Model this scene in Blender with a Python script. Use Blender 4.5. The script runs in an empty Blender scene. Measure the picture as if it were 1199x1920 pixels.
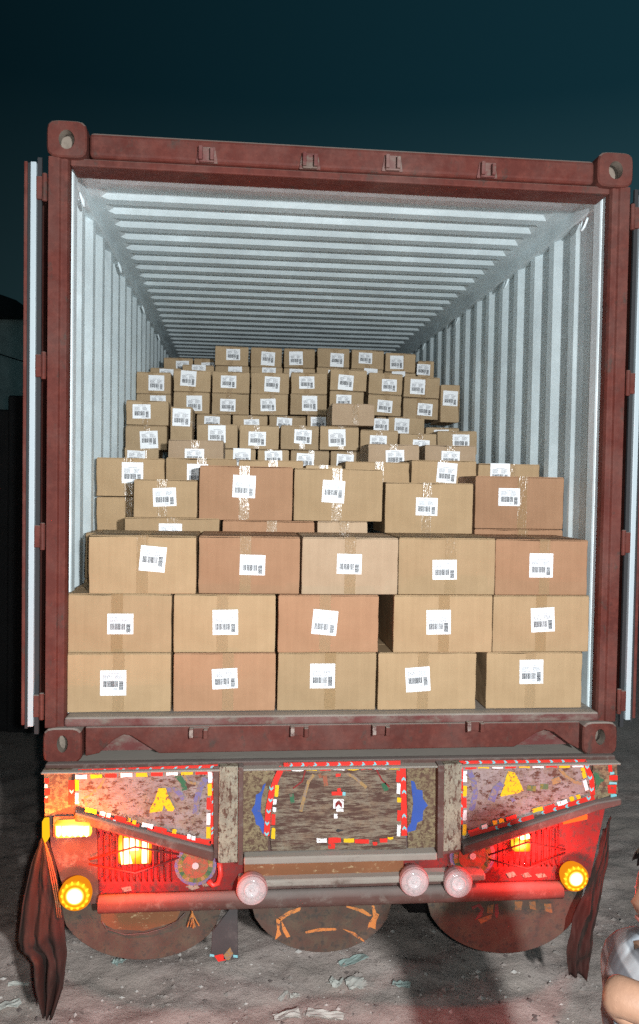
import bpy, bmesh, math, random
from mathutils import Vector, Matrix, noise
random.seed(7)
S = bpy.context.scene
COL = S.collection
ZB = 1.40                                   # underside of the container above the ground

# ------------------------------------------------------------------ camera
CAM = Vector((-0.4294, -3.4045, 2.5511))
RI = Vector((0.99528856, -0.09549323, 0.01678449))
UP = Vector((-0.01372959, 0.03255839, 0.99937553))
FW = Vector((0.09598008, 0.99489748, -0.03109391))
FPX = 1533.24
cd = bpy.data.cameras.new('camera')
cd.sensor_fit = 'VERTICAL'; cd.sensor_height = 36; cd.sensor_width = 36
cd.lens = 36 * FPX / 1920; cd.clip_start = 0.05; cd.clip_end = 3000
cam = bpy.data.objects.new('camera', cd); COL.objects.link(cam)
cam.matrix_world = Matrix(((RI.x, UP.x, -FW.x, CAM.x), (RI.y, UP.y, -FW.y, CAM.y), (RI.z, UP.z, -FW.z, CAM.z), (0, 0, 0, 1)))
S.camera = cam

# ------------------------------------------------------------------ night sky
W = bpy.data.worlds.new('World'); S.world = W; W.use_nodes = True
wn = W.node_tree.nodes; wl = W.node_tree.links; wn.clear()
wo = wn.new('ShaderNodeOutputWorld'); wb = wn.new('ShaderNodeBackground')
tc = wn.new('ShaderNodeTexCoord'); sx = wn.new('ShaderNodeSeparateXYZ'); rp = wn.new('ShaderNodeValToRGB')
wl.new(tc.outputs['Generated'], sx.inputs[0]); wl.new(sx.outputs['Z'], rp.inputs[0]); 
gr = wn.new('ShaderNodeMapRange'); gr.inputs['From Min'].default_value = -0.5; gr.inputs['From Max'].default_value = 0.6; gr.inputs['To Min'].default_value = 0.3; gr.inputs['To Max'].default_value = 5.0; wl.new(sx.outputs['X'], gr.inputs[0])
mx = wn.new('ShaderNodeVectorMath'); mx.operation = 'SCALE'; wl.new(rp.outputs[0], mx.inputs[0]); wl.new(gr.outputs[0], mx.inputs['Scale']); wl.new(mx.outputs[0], wb.inputs[0]); wl.new(wb.outputs[0], wo.inputs[0])
rp.color_ramp.elements[0].position = 0.0; rp.color_ramp.elements[0].color = (0.040, 0.060, 0.060, 1)
rp.color_ramp.elements[1].position = 0.42; rp.color_ramp.elements[1].color = (0.0012, 0.0062, 0.0088, 1)
e = rp.color_ramp.elements.new(0.15); e.color = (0.0075, 0.0175, 0.020, 1)
wb.inputs[1].default_value = 1.0

# ------------------------------------------------------------------ floodlight beside the photographer
fl = bpy.data.lights.new('work_floodlight', 'SPOT'); fl.energy = 1260; fl.color = (0.93, 0.98, 1.0)
fl.spot_size = math.radians(96); fl.spot_blend = 0.35; fl.shadow_soft_size = 0.06
flo = bpy.data.objects.new('work_floodlight', fl); COL.objects.link(flo)
flo.location = (0.32, -4.6, 2.82)
flo.rotation_euler = (Vector((0.05, 1.0, 2.3)) - flo.location).to_track_quat('-Z', 'Y').to_euler()

# the camera's own flash, just beside its lens
fs_ = bpy.data.lights.new('camera_flash', 'POINT'); fs_.energy = 190; fs_.color = (0.93, 0.99, 1.0); fs_.shadow_soft_size = 0.02
fso = bpy.data.objects.new('camera_flash', fs_); COL.objects.link(fso); fso.location = CAM + RI*0.07 + UP*0.02 - FW*0.03

S.view_settings.view_transform = 'Standard'; S.view_settings.look = 'None'
S.view_settings.exposure = 0.0; S.view_settings.gamma = 1.0
S.render.engine = 'CYCLES'
S.cycles.use_denoising = False
S.cycles.max_bounces = 9; S.cycles.diffuse_bounces = 7; S.cycles.glossy_bounces = 3; S.cycles.transmission_bounces = 6
S.cycles.volume_bounces = 0
S.cycles.sample_clamp_indirect = 4.0
S.cycles.caustics_reflective = False; S.cycles.caustics_refractive = False

# ------------------------------------------------------------------ helpers
def at(px, py, Y):
    d = FW + RI * ((px - 599.5) / FPX) + UP * ((960 - py) / FPX)
    return CAM + d * ((Y - CAM.y) / d.y)
def on_ground(px, py, z=0.0):
    d = FW + RI * ((px - 599.5) / FPX) + UP * ((960 - py) / FPX)
    return CAM + d * ((z - CAM.z) / d.z)

class MB:
    def __init__(s): s.v = []; s.f = []; s.m = []
    def add(s, vs, fs, mi=0):
        n = len(s.v); s.v += [tuple(v) for v in vs]
        s.f += [tuple(i + n for i in f) for f in fs]; s.m += [mi] * len(fs); return s
    def box(s, x0, x1, y0, y1, z0, z1, mi=0):
        return s.add([(x0,y0,z0),(x1,y0,z0),(x1,y1,z0),(x0,y1,z0),(x0,y0,z1),(x1,y0,z1),(x1,y1,z1),(x0,y1,z1)],
                     [(0,3,2,1),(4,5,6,7),(0,1,5,4),(1,2,6,5),(2,3,7,6),(3,0,4,7)], mi)
    def prism(s, pts, y0, y1, mi=0):
        """polygon in xz (list of (x,z)) given in order, thickness along y"""
        a = sum(p[0]*q[1]-q[0]*p[1] for p, q in zip(pts, pts[1:]+pts[:1]))
        if a < 0: pts = pts[::-1]
        n = len(pts)
        vs = [(x,y0,z) for x,z in pts] + [(x,y1,z) for x,z in pts]
        fs = [tuple(range(n)), tuple(range(2*n-1, n-1, -1))] + [(i, i+n, (i+1)%n+n, (i+1)%n) for i in range(n)]
        return s.add(vs, fs, mi)
    def tube(s, pts, r, k=8, mi=0, caps=True):
        pts = [Vector(p) for p in pts]; n = len(pts); rr = r if isinstance(r, (list, tuple)) else [r]*n
        vs = []; up = Vector((0.123, 0.31, 0.94))
        for i, p in enumerate(pts):
            t = (pts[min(i+1, n-1)] - pts[max(i-1, 0)]).normalized()
            a = t.cross(up).normalized(); b = t.cross(a)
            vs += [p + (a*math.cos(2*math.pi*j/k) + b*math.sin(2*math.pi*j/k))*rr[i] for j in range(k)]
        fs = [(i*k+j, i*k+(j+1)%k, (i+1)*k+(j+1)%k, (i+1)*k+j) for i in range(n-1) for j in range(k)]
        if caps: fs += [tuple(range(k))[::-1], tuple((n-1)*k+j for j in range(k))]
        return s.add(vs, fs, mi)
    def lathe(s, c, prof, k=28, mi=0, sx=1, sz=1):
        """profile (r, dy) about the y axis through c"""
        c = Vector(c); vs = []; fs = []
        for r, dy in prof:
            vs += [(c.x + r*sx*math.cos(2*math.pi*j/k), c.y + dy, c.z + r*sz*math.sin(2*math.pi*j/k)) for j in range(k)]
        for i in range(len(prof)-1):
            fs += [(i*k+j, i*k+(j+1)%k, (i+1)*k+(j+1)%k, (i+1)*k+j) for j in range(k)]
        if prof[0][0] > 1e-6: fs.append(tuple(range(k))[::-1])
        if prof[-1][0] > 1e-6: fs.append(tuple((len(prof)-1)*k+j for j in range(k)))
        return s.add(vs, fs, mi)
    def data(s, name, mats, smooth=False):
        me = bpy.data.meshes.new(name); me.from_pydata(s.v, [], s.f)
        for m in (mats if isinstance(mats, (list, tuple)) else [mats]): me.materials.append(m)
        me.polygons.foreach_set('material_index', s.m)
        bm = bmesh.new(); bm.from_mesh(me); bmesh.ops.recalc_face_normals(bm, faces=bm.faces); bm.to_mesh(me); bm.free()
        if smooth:
            me.polygons.foreach_set('use_smooth', [True]*len(me.polygons))
        me.update(); return me
    def build(s, name, mats, parent=None, smooth=False, bevel=0, seg=2):
        return link(name, s.data(name, mats, smooth), parent, bevel, seg)

WORLD = {}
def link(name, me, parent=None, bevel=0, seg=2, local=False):
    o = bpy.data.objects.new(name, me); COL.objects.link(o)
    WORLD[o.name] = Vector((0,0,0))
    if parent is not None:
        o.parent = parent
        if not local: o.location = -WORLD[parent.name]
    if bevel:
        b = o.modifiers.new('bevel', 'BEVEL'); b.width = bevel; b.segments = seg; b.limit_method = 'ANGLE'; b.angle_limit = math.radians(40)
    return o
def empty(name, loc, label, cat, group=None):
    o = bpy.data.objects.new(name, None); COL.objects.link(o); o.location = loc; WORLD[o.name] = Vector(loc)
    o.empty_display_size = 0.1
    return tag(o, label, cat, group)
def tag(o, label=None, cat=None, group=None, kind=None):
    if label: o['label'] = label
    if cat: o['category'] = cat
    if group: o['group'] = group
    if kind: o['kind'] = kind
    return o

# ------------------------------------------------------------------ materials
def pmat(name, col, rough=0.6, metal=0.0, spec=0.5):
    m = bpy.data.materials.new(name); m.use_nodes = True
    n = m.node_tree.nodes; b = n['Principled BSDF']
    b.inputs['Base Color'].default_value = (*col, 1); b.inputs['Roughness'].default_value = rough
    b.inputs['Metallic'].default_value = metal; b.inputs['Specular IOR Level'].default_value = spec
    return m, m.node_tree, b
def nz(nt, scale, detail=4, rough=0.6, stretch=None, coord='Object'):
    t = nt.nodes.new('ShaderNodeTexCoord'); x = nt.nodes.new('ShaderNodeTexNoise')
    x.inputs['Scale'].default_value = scale; x.inputs['Detail'].default_value = detail; x.inputs['Roughness'].default_value = rough
    src = t.outputs[coord]
    if stretch:
        mp = nt.nodes.new('ShaderNodeMapping'); mp.inputs['Scale'].default_value = stretch
        nt.links.new(src, mp.inputs[0]); src = mp.outputs[0]
    nt.links.new(src, x.inputs['Vector']); return x.outputs['Fac']
def ramp(nt, src, a, b, ca=(0,0,0), cb=(1,1,1)):
    r = nt.nodes.new('ShaderNodeValToRGB'); nt.links.new(src, r.inputs[0])
    r.color_ramp.elements[0].position = a; r.color_ramp.elements[1].position = b
    r.color_ramp.elements[0].color = (*ca, 1); r.color_ramp.elements[1].color = (*cb, 1)
    return r.outputs[0]
def mixc(nt, fac, A, B, mode='MIX'):
    m = nt.nodes.new('ShaderNodeMix'); m.data_type = 'RGBA'; m.blend_type = mode
    for sock, v in ((m.inputs[0], fac), (m.inputs[6], A), (m.inputs[7], B)):
        if isinstance(v, (int, float)): sock.default_value = v
        elif isinstance(v, tuple): sock.default_value = (*v, 1)
        else: nt.links.new(v, sock)
    return m.outputs[2]
def mul(nt, a, b, op='MULTIPLY'):
    m = nt.nodes.new('ShaderNodeMath'); m.operation = op; m.use_clamp = True
    for s, v in ((m.inputs[0], a), (m.inputs[1], b)):
        if isinstance(v, (int, float)): s.default_value = v
        else: nt.links.new(v, s)
    return m.outputs[0]
def bump(nt, bsdf, h, strength=0.3, dist=0.01):
    b = nt.nodes.new('ShaderNodeBump'); b.inputs['Strength'].default_value = strength; b.inputs['Distance'].default_value = dist
    nt.links.new(h, b.inputs['Height']); nt.links.new(b.outputs[0], bsdf.inputs['Normal'])

def worn_paint(name, base, rust, chip=0.58, soft=0.05, scale=9, stretch=(1,1,1), dust=None, dustamt=0.5, rough=0.65, second=None, grime=False):
    m, nt, b = pmat(name, base, rough, 0, 0.22)
    tone = ramp(nt, nz(nt, 3.0, 5), 0.3, 0.75, tuple(c*0.75 for c in base), tuple(min(1, c*1.15) for c in base))
    if second: tone = mixc(nt, ramp(nt, nz(nt, 18, 8, 0.75), 0.45, 0.65), tone, second)
    c1 = ramp(nt, nz(nt, scale, 9, 0.72, stretch), chip, chip + soft)
    if grime:
        c2 = ramp(nt, nz(nt, scale*2.6, 9, 0.75, (stretch[0]*0.6, stretch[1], stretch[2]*1.4)), chip + 0.03, chip + 0.03 + soft)
        c1 = mul(nt, c1, c2, 'ADD')
    rc = mixc(nt, nz(nt, 30, 4), tuple(c*0.6 for c in rust), tuple(c*1.4 for c in rust))
    out = mixc(nt, c1, tone, rc)
    if grime:
        out = mixc(nt, mul(nt, ramp(nt, nz(nt, 15, 9, 0.8), 0.46, 0.66), 0.6), out, rc)
    if dust:
        g = nt.nodes.new('ShaderNodeNewGeometry'); sp = nt.nodes.new('ShaderNodeSeparateXYZ'); nt.links.new(g.outputs['Normal'], sp.inputs[0])
        upf = ramp(nt, sp.outputs['Z'], 0.3, 0.9)
        f = mul(nt, upf, 0.85)
        f2 = mul(nt, ramp(nt, nz(nt, 2.3, 6, 0.7), 0.45, 0.8), dustamt)
        out = mixc(nt, mul(nt, f, f2, 'ADD'), out, dust)
    nt.links.new(out, b.inputs['Base Color'])
    bump(nt, b, mixc(nt, 0.5, c1, nz(nt, 60, 3)), 0.35, 0.003)
    return m

DUST = (0.34, 0.30, 0.26)
M = {}
M['red_steel'] = worn_paint('red_container_paint', (0.098, 0.022, 0.016), (0.060, 0.030, 0.024), 0.57, 0.10, 16, (1,1,0.6), DUST, 0.16, 0.7, (0.128, 0.031, 0.022))
M['sill_steel'] = worn_paint('worn_sill_steel', (0.13, 0.036, 0.033), (0.15, 0.11, 0.09), 0.50, 0.12, 12, (0.5,2,1), DUST, 0.6, 0.7)
M['inner_paint'] = worn_paint('pale_inner_paint', (0.70, 0.79, 0.82), (0.34, 0.25, 0.16), 0.72, 0.05, 4, (1,1,0.25), None, 0, 0.5, (0.63, 0.71, 0.73))
M['gasket_pale'] = pmat('pale_gasket', (0.40, 0.46, 0.49), 0.5)[0]
M['rubber'] = pmat('black_rubber', (0.018, 0.018, 0.02), 0.75)[0]
M['hole'] = worn_paint('rusty_casting_inside', (0.26, 0.21, 0.17), (0.10, 0.075, 0.06), 0.5, 0.2, 14)
M['dirty_steel'] = worn_paint('dirty_bright_steel', (0.30, 0.24, 0.21), (0.11, 0.05, 0.045), 0.46, 0.15, 40)
M['plank'] = worn_paint('plywood_floor', (0.20, 0.12, 0.07), (0.1, 0.07, 0.05), 0.55, 0.2, 5, (8,1,1))
M['cream_post'] = worn_paint('cream_chipped_paint', (0.28, 0.255, 0.19), (0.085, 0.045, 0.032), 0.53, 0.05, 40, (1.5,1,0.6), None, 0, 0.7, (0.22, 0.215, 0.17), grime=True)
M['panel_paint'] = worn_paint('lilac_grey_chipped_paint', (0.27, 0.23, 0.225), (0.085, 0.040, 0.028), 0.535, 0.05, 40, (0.7,1,1.2), None, 0, 0.65, (0.215, 0.165, 0.115), grime=True)
M['centre_paint'] = worn_paint('rust_scratched_panel', (0.21, 0.175, 0.13), (0.070, 0.037, 0.028), 0.485, 0.09, 46, (0.25,1,1.5), None, 0, 0.7, (0.19, 0.13, 0.085), grime=True)
M['side_paint'] = worn_paint('ochre_scratched_paint', (0.23, 0.175, 0.10), (0.095, 0.052, 0.036), 0.49, 0.08, 42, (1,1,1), None, 0, 0.75, grime=True)
M['brown_steel'] = worn_paint('brown_dusty_steel', (0.085, 0.042, 0.034), (0.13, 0.10, 0.085), 0.52, 0.14, 22, (1,1,1), (0.19, 0.16, 0.145), 0.4, 0.75)
M['rust_beam'] = worn_paint('rusted_beam', (0.20, 0.085, 0.04), (0.40, 0.30, 0.17), 0.58, 0.10, 26, (1,1,2), None, 0, 0.8)
M['ledge'] = worn_paint('dusty_ledge', (0.24, 0.215, 0.185), (0.11, 0.08, 0.065), 0.56, 0.1, 7, (0.6,1,1), DUST, 0.5, 0.85)
M['red_paint'] = worn_paint('red_truck_paint', (0.20, 0.020, 0.018), (0.075, 0.035, 0.03), 0.52, 0.10, 26, (1,1,0.7), None, 0, 0.6, grime=True)
M['flap_paint'] = worn_paint('painted_flap', (0.095, 0.060, 0.046), (0.055, 0.046, 0.04), 0.5, 0.12, 36, (1,1,1), (0.12, 0.098, 0.086), 0.5, 0.85, (0.11, 0.09, 0.06))
M['orange'] = worn_paint('orange_brush_paint', (0.56, 0.21, 0.06), (0.15, 0.08, 0.055), 0.53, 0.05, 55)
M['blue'] = worn_paint('blue_motif_paint', (0.040, 0.085, 0.33), (0.14, 0.10, 0.10), 0.60, 0.05, 30)
M['faded_blue'] = worn_paint('faded_blue_motif', (0.14, 0.13, 0.27), (0.20, 0.155, 0.14), 0.48, 0.06, 50)
M['green'] = worn_paint('green_motif_paint', (0.03, 0.12, 0.06), (0.14, 0.11, 0.085), 0.52, 0.06, 50)
M['ochre'] = worn_paint('ochre_motif_paint', (0.30, 0.19, 0.08), (0.20, 0.155, 0.13), 0.50, 0.06, 50)
M['rose'] = worn_paint('rosette_paint', (0.28, 0.085, 0.05), (0.17, 0.11, 0.06), 0.50, 0.07, 50)
M['olive'] = worn_paint('olive_motif_paint', (0.17, 0.16, 0.04), (0.07, 0.12, 0.06), 0.5, 0.05, 30)
def tapemat(name, col):
    m, nt, b = pmat(name, col, 0.35)
    c = ramp(nt, nz(nt, 38, 6, 0.7), 0.60, 0.64)
    nt.links.new(mixc(nt, c, mixc(nt, nz(nt, 9), tuple(k*0.8 for k in col), col), (0.16, 0.07, 0.05)), b.inputs['Base Color']); return m
M['t_red'] = tapemat('red_reflective_tape', (0.66, 0.030, 0.020))
M['t_white'] = tapemat('white_reflective_tape', (0.80, 0.80, 0.80))
M['t_yellow'] = tapemat('yellow_reflective_tape', (0.74, 0.47, 0.012))
M['t_cyan'] = tapemat('cyan_reflective_chevron', (0.20, 0.52, 0.57))
M['sign_yellow'] = worn_paint('worn_sign_yellow', (0.74, 0.45, 0.012), (0.17, 0.08, 0.05), 0.545, 0.03, 60)
M['maroon'] = tapemat('maroon_chevron', (0.20, 0.02, 0.02))
M['white'] = pmat('white_plastic', (0.48, 0.43, 0.43), 0.35)[0]
M['flap_dim'] = worn_paint('faded_orange_mark', (0.30, 0.12, 0.05), (0.15, 0.09, 0.06), 0.50, 0.06, 50)
M['cloth'] = worn_paint('brown_tarpaulin', (0.030, 0.018, 0.015), (0.055, 0.038, 0.03), 0.55, 0.2, 9, (3,3,0.6), None, 0, 0.9)

def cardboard(name, col):
    m, nt, b = pmat(name, col, 0.8, 0, 0.25)
    oi = nt.nodes.new('ShaderNodeObjectInfo')
    t = mixc(nt, oi.outputs['Random'], tuple(c*0.88 for c in col), tuple(c*1.10 for c in col))
    streak = ramp(nt, nz(nt, 60, 3, 0.6, (1, 1, 0.04)), 0.35, 0.7, (0.955, 0.95, 0.945), (1.02, 1.02, 1.02))
    stain = ramp(nt, nz(nt, 5, 5, 0.6), 0.35, 0.7, (0.87, 0.85, 0.82), (1.04, 1.04, 1.04))
    nt.links.new(mixc(nt, 1.0, mixc(nt, 1.0, t, streak, 'MULTIPLY'), stain, 'MULTIPLY'), b.inputs['Base Color'])
    bump(nt, b, mixc(nt, 0.6, nz(nt, 150, 2, 0.5, (1,1,0.02)), nz(nt, 6, 4)), 0.25, 0.004)
    return m
M['card_tan'] = cardboard('tan_cardboard', (0.40, 0.272, 0.155))
M['card_orange'] = cardboard('orange_brown_cardboard', (0.375, 0.208, 0.120))
M['card_pale'] = cardboard('pale_cardboard', (0.44, 0.315, 0.21))
M['card_lightened'] = cardboard('lightened_tan_cardboard', (0.44, 0.315, 0.19))  # tan lightened in its colour to offset the light's falloff on far rows
m, nt, b = pmat('clear_packing_tape', (0.40, 0.25, 0.12), 0.16, 0, 0.6)
oi = nt.nodes.new('ShaderNodeObjectInfo')
nt.links.new(mixc(nt, oi.outputs['Random'], (0.46, 0.30, 0.15), (0.54, 0.38, 0.22)), b.inputs['Base Color'])
bump(nt, b, mixc(nt, 0.5, nz(nt, 55, 3, 0.6, (1, 1, 0.35)), nz(nt, 140, 2, 0.5, (1, 1, 0.10))), 0.7, 0.006)
b.inputs['Alpha'].default_value = 0.24
M['tape'] = m
M['label'] = pmat('white_label_paper', (0.80, 0.81, 0.83), 0.45)[0]
M['ink'] = pmat('label_ink', (0.05, 0.05, 0.055), 0.6)[0]
M['ink_grey'] = pmat('label_fine_print', (0.18, 0.18, 0.20), 0.6)[0]
def emit(name, col, s):
    m = bpy.data.materials.new(name); m.use_nodes = True; n = m.node_tree.nodes; n.clear()
    o = n.new('ShaderNodeOutputMaterial'); x = n.new('ShaderNodeEmission'); x.inputs[0].default_value = (*col, 1); x.inputs[1].default_value = s
    m.node_tree.links.new(x.outputs[0], o.inputs[0]); return m
M['e_core'] = emit('lamp_core_glow', (1.0, 0.72, 0.30), 5.0)
M['e_amber'] = emit('amber_lens_glow', (1.0, 0.50, 0.012), 1.25)
M['e_led'] = emit('yellow_led_glow', (1.0, 0.72, 0.03), 1.5)
M['e_amber_dim'] = emit('amber_led_glow', (1.0, 0.30, 0.01), 0.9)
def glow(name, stops, centre=(0.5, 0.5, 0.5)):
    m = bpy.data.materials.new(name); m.use_nodes = True; nt = m.node_tree; n = nt.nodes; n.clear()
    o = n.new('ShaderNodeOutputMaterial'); x = n.new('ShaderNodeEmission'); t = n.new('ShaderNodeTexCoord'); sp = n.new('ShaderNodeSeparateXYZ'); cb = n.new('ShaderNodeCombineXYZ')
    d = n.new('ShaderNodeVectorMath'); d.operation = 'DISTANCE'; d.inputs[1].default_value = (centre[0], 0, centre[2])
    nt.links.new(t.outputs['Generated'], sp.inputs[0]); nt.links.new(sp.outputs['X'], cb.inputs['X']); nt.links.new(sp.outputs['Z'], cb.inputs['Z']); nt.links.new(cb.outputs[0], d.inputs[0])
    r = n.new('ShaderNodeValToRGB'); nt.links.new(d.outputs['Value'], r.inputs[0])
    for i, (p, c) in enumerate(stops):
        e = r.color_ramp.elements[i] if i < 2 else r.color_ramp.elements.new(p)
        e.position = p; e.color = (*[v/6.0 for v in c], 1)
    x.inputs[1].default_value = 6.0; nt.links.new(r.outputs[0], x.inputs[0]); nt.links.new(x.outputs[0], o.inputs[0]); return m
M['g_round'] = glow('round_lamp_glow', [(0.0, (6, 5.0, 3.2)), (0.50, (0.75, 0.22, 0.004)), (0.22, (5, 3.6, 1.4)), (0.29, (1.7, 0.85, 0.05)), (0.34, (0.85, 0.30, 0.006)), (0.42, (1.5, 0.80, 0.02))])
M['g_bar'] = glow('bar_lamp_glow', [(0.0, (6, 4.8, 2.4)), (0.70, (1.0, 0.36, 0.006)), (0.40, (3.0, 1.7, 0.22))])
M['g_tail'] = glow('tail_lamp_glow', [(0.0, (4.5, 2.6, 0.5)), (0.70, (1.2, 0.22, 0.01)), (0.40, (1.9, 0.80, 0.03))], (0.4, 0.5, 0.6))
m, nt, b = pmat('clear_lens', (0.85, 0.78, 0.78), 0.10); b.inputs['Alpha'].default_value = 0.22; M['lens'] = m
M['lamp_rim'] = pmat('pinkish_lamp_rim', (0.42, 0.25, 0.24), 0.3)[0]
m, nt, b = pmat('orange_side_lens', (0.55, 0.13, 0.02), 0.2); M['orange_lens'] = m

# ------------------------------------------------------------------ ground
def axis(lo, hi, a, b, fine, coarse):
    out = []; x = lo
    while x < hi:
        out.append(x)
        if a <= x < b: x += fine
        else:
            d = min(abs(x-a), abs(x-b)); x += max(fine, min(coarse, 0.25*d + fine))
            if out[-1] < a < x: x = a
    out.append(hi); return out
GX = axis(-400, 400, -2.0, 2.2, 0.03, 60); GY = axis(-60, 800, -0.6, 3.2, 0.03, 60)
def gz(x, y):
    p = Vector((x, y, 0))
    k = 1.0 if (-12 < x < 12 and -8 < y < 14) else 0.0
    return k*(0.035*noise.noise(p*1.3) + 0.022*noise.noise(p*5) + 0.012*noise.noise(p*14 + Vector((3, 1, 2))))
mb = MB(); nx = len(GX)
mb.add([(x, y, gz(x, y)) for y in GY for x in GX], [(j*nx+i, j*nx+i+1, (j+1)*nx+i+1, (j+1)*nx+i) for j in range(len(GY)-1) for i in range(nx-1)])
m, nt, b = pmat('dusty_rubble_ground', (0.2, 0.17, 0.15), 0.95)
c = ramp(nt, nz(nt, 4, 8, 0.7), 0.32, 0.72, (0.34, 0.26, 0.23), (0.74, 0.63, 0.57))
c = mixc(nt, ramp(nt, nz(nt, 28, 6, 0.7), 0.60, 0.70), c, (0.68, 0.63, 0.59))
c = mixc(nt, ramp(nt, nz(nt, 17, 6, 0.7), 0.60, 0.72), c, (0.12, 0.095, 0.085))
c = mixc(nt, ramp(nt, nz(nt, 2.2, 5, 0.6), 0.42, 0.62), c, (0.50, 0.42, 0.37))
nt.links.new(c, b.inputs['Base Color']); bump(nt, b, nz(nt, 30, 8, 0.75), 0.6, 0.02)
M['ground'] = m
tag(mb.build('ground', m, smooth=True), kind='structure')
# loose gravel: too much to count
mb = MB()
for i in range(2600):
    x = random.uniform(-1.9, 2.0); y = random.uniform(0.0, 3.0); r = 0.004 + 0.014*random.random()**2.5; z = gz(x, y) + r*0.3
    vs = [Vector(v) for v in ((1,0,0),(-1,0,0),(0,1,0),(0,-1,0),(0,0,.7),(0,0,-.7))]
    vs = [Vector((x, y, z)) + Vector((v.x*random.uniform(.6,1.4), v.y*random.uniform(.6,1.4), v.z*random.uniform(.6,1.3)))*r for v in vs]
    mb.add(vs, [(0,2,4),(2,1,4),(1,3,4),(3,0,4),(2,0,5),(1,2,5),(3,1,5),(0,3,5)], random.choice((0,0,0,1,2)))
gm = [pmat('gravel_grey', (0.36, 0.31, 0.28), 0.9)[0], pmat('gravel_dark', (0.15, 0.12, 0.11), 0.9)[0], pmat('gravel_pale', (0.60, 0.56, 0.52), 0.9)[0]]
tag(mb.build('gravel', gm), 'loose gravel and grit scattered over the dirt under the trailer', 'gravel', kind='stuff')

# ------------------------------------------------------------------ far buildings
M['night_wall'] = worn_paint('far_plaster', (0.74, 0.74, 0.70), (0.6, 0.6, 0.56), 0.6, 0.1, 0.6)
M['night_dark'] = worn_paint('far_dark_concrete', (0.035, 0.036, 0.038), (0.02, 0.02, 0.02), 0.6, 0.1, 0.6)
def far_building():
    a = at(56, 598, 22); l = at(-500, 598, 22)
    t = empty('plaster_building', (l.x/2 + a.x/2 + 1, 22, 0), 'distant dim grey plaster building behind the open left container door', 'building')
    MB().box(l.x, a.x + 2.5, 22, 30, -0.1, a.z).build('wall', M['night_wall'], t)
    p = [at(*q, 21.6) for q in ((48, 594), (47, 574), (30, 562), (5, 553), (-40, 540), (-300, 540), (-300, 594))]
    MB().prism([(q.x, q.z) for q in p], 21.6, 23.5).build('roof_canopy', M['night_dark'], t, bevel=0.03)
    MB().box(l.x, a.x + 2.52, 21.9, 22.0, a.z - 0.02, a.z + 0.10).build('parapet_cap', M['night_wall'], t)
far_building()
t = empty('low_building', (-4, 5, 0), 'low dark building with a stepped flat roof at the far left', 'building')
a = at(15, 741, 5); c = at(-420, 741, 5); d = at(15, 767, 5)
MB().box(a.x, a.x + 0.95, 5, 9, -0.1, a.z).build('roof_block', M['night_dark'], t, bevel=0.02)
MB().box(c.x, a.x - 0.003, 5.04, 9, -0.1, d.z).build('wall', M['night_dark'], t, bevel=0.02)
p = [at(-60, 655, 14), at(0, 664, 14), at(25, 672, 14), at(52, 680, 14), at(160, 690, 14)]
tag(MB().tube(p, 0.012, 6).build('overhead_wire', M['rubber']), 'thin dark overhead wire sagging across the dim plaster building', 'wire')

# ------------------------------------------------------------------ container
CT = empty('shipping_container', (0, 0, ZB), 'rust red steel shipping container with both rear doors swung open', 'container')
HW, H, LEN = 1.219, 2.591, 12.19
def zc(z): return ZB + z
RS = M['red_steel']
def casting(sx, top):
    cx = sx*(HW - 0.078); cz = zc(H - 0.068) if top else zc(0.075)
    w, h = 0.078, 0.072
    mb = MB(); k = 32; rx, rz = (0.031, 0.038) if top else (0.022, 0.035)
    hz = cz + (-0.004 if top else 0.008)
    def rect(th):
        c, s = math.cos(th), math.sin(th); n = 5.0
        q = (abs(c)**n + abs(s)**n)**(-1/n); return (cx + w*q*c, cz + h*q*s)
    rings = []
    for kind in range(5):
        ring = []
        for j in range(k):
            th = 2*math.pi*(j+.5)/k
            x, z = rect(th); ex, ez = cx + rx*math.cos(th), hz + rz*math.sin(th)
            if kind == 0: ring.append((x, 0.17, z))
            if kind == 1: ring.append((x, -0.006, z))
            if kind == 2: ring.append((cx + (x-cx)*0.93, -0.014, cz + (z-cz)*0.93))
            if kind == 3: ring.append((ex, -0.014, ez))
            if kind == 4: ring.append((ex, 0.035, ez))
        rings.append(ring)
    vs = [v for r in rings for v in r]
    fs = [(i*k+j, i*k+(j+1)%k, (i+1)*k+(j+1)%k, (i+1)*k+j) for i in range(4) for j in range(k)]
    mb.add(vs, fs[:3*k], 0); mb.v += []; mb.f += fs[3*k:]; mb.m += [1]*k
    mb.add([(cx - 0.05, 0.075, hz-0.07), (cx + 0.05, 0.075, hz-0.07), (cx + 0.05, 0.075, hz+0.07), (cx - 0.05, 0.075, hz+0.07)], [(0,1,2,3)], 1)
    mb.build('corner_casting', [RS, M['hole']], CT)
for sx in (-1, 1):
    for top in (0, 1): casting(sx, top)
for sx in (-1, 1):      # corner posts: outer flange, step and inner return
    o = lambda x: sx*x
    pts = [(o(1.215), 0.0), (o(1.172), 0.0), (o(1.165), 0.012), (o(1.142), 0.012), (o(1.136), 0.03), (o(1.136), 0.07), (o(1.17), 0.11), (o(1.215), 0.13)]
    z0, z1 = zc(0.145), zc(H - 0.135)
    mb = MB(); n = len(pts)
    mb.add([(x, y, z0) for x, y in pts] + [(x, y, z1) for x, y in pts], [(i, (i+1)%n, (i+1)%n+n, i+n) for i in range(n)] + [tuple(range(n)), tuple(range(n, 2*n))])
    mb.build('corner_post', RS, CT, bevel=0.003)
    MB().box(*sorted((o(1.137), o(1.172))), 0.112, 0.20, zc(0.16), zc(2.455)).build('inner_post_face', M['inner_paint'], CT, bevel=0.012)
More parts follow.
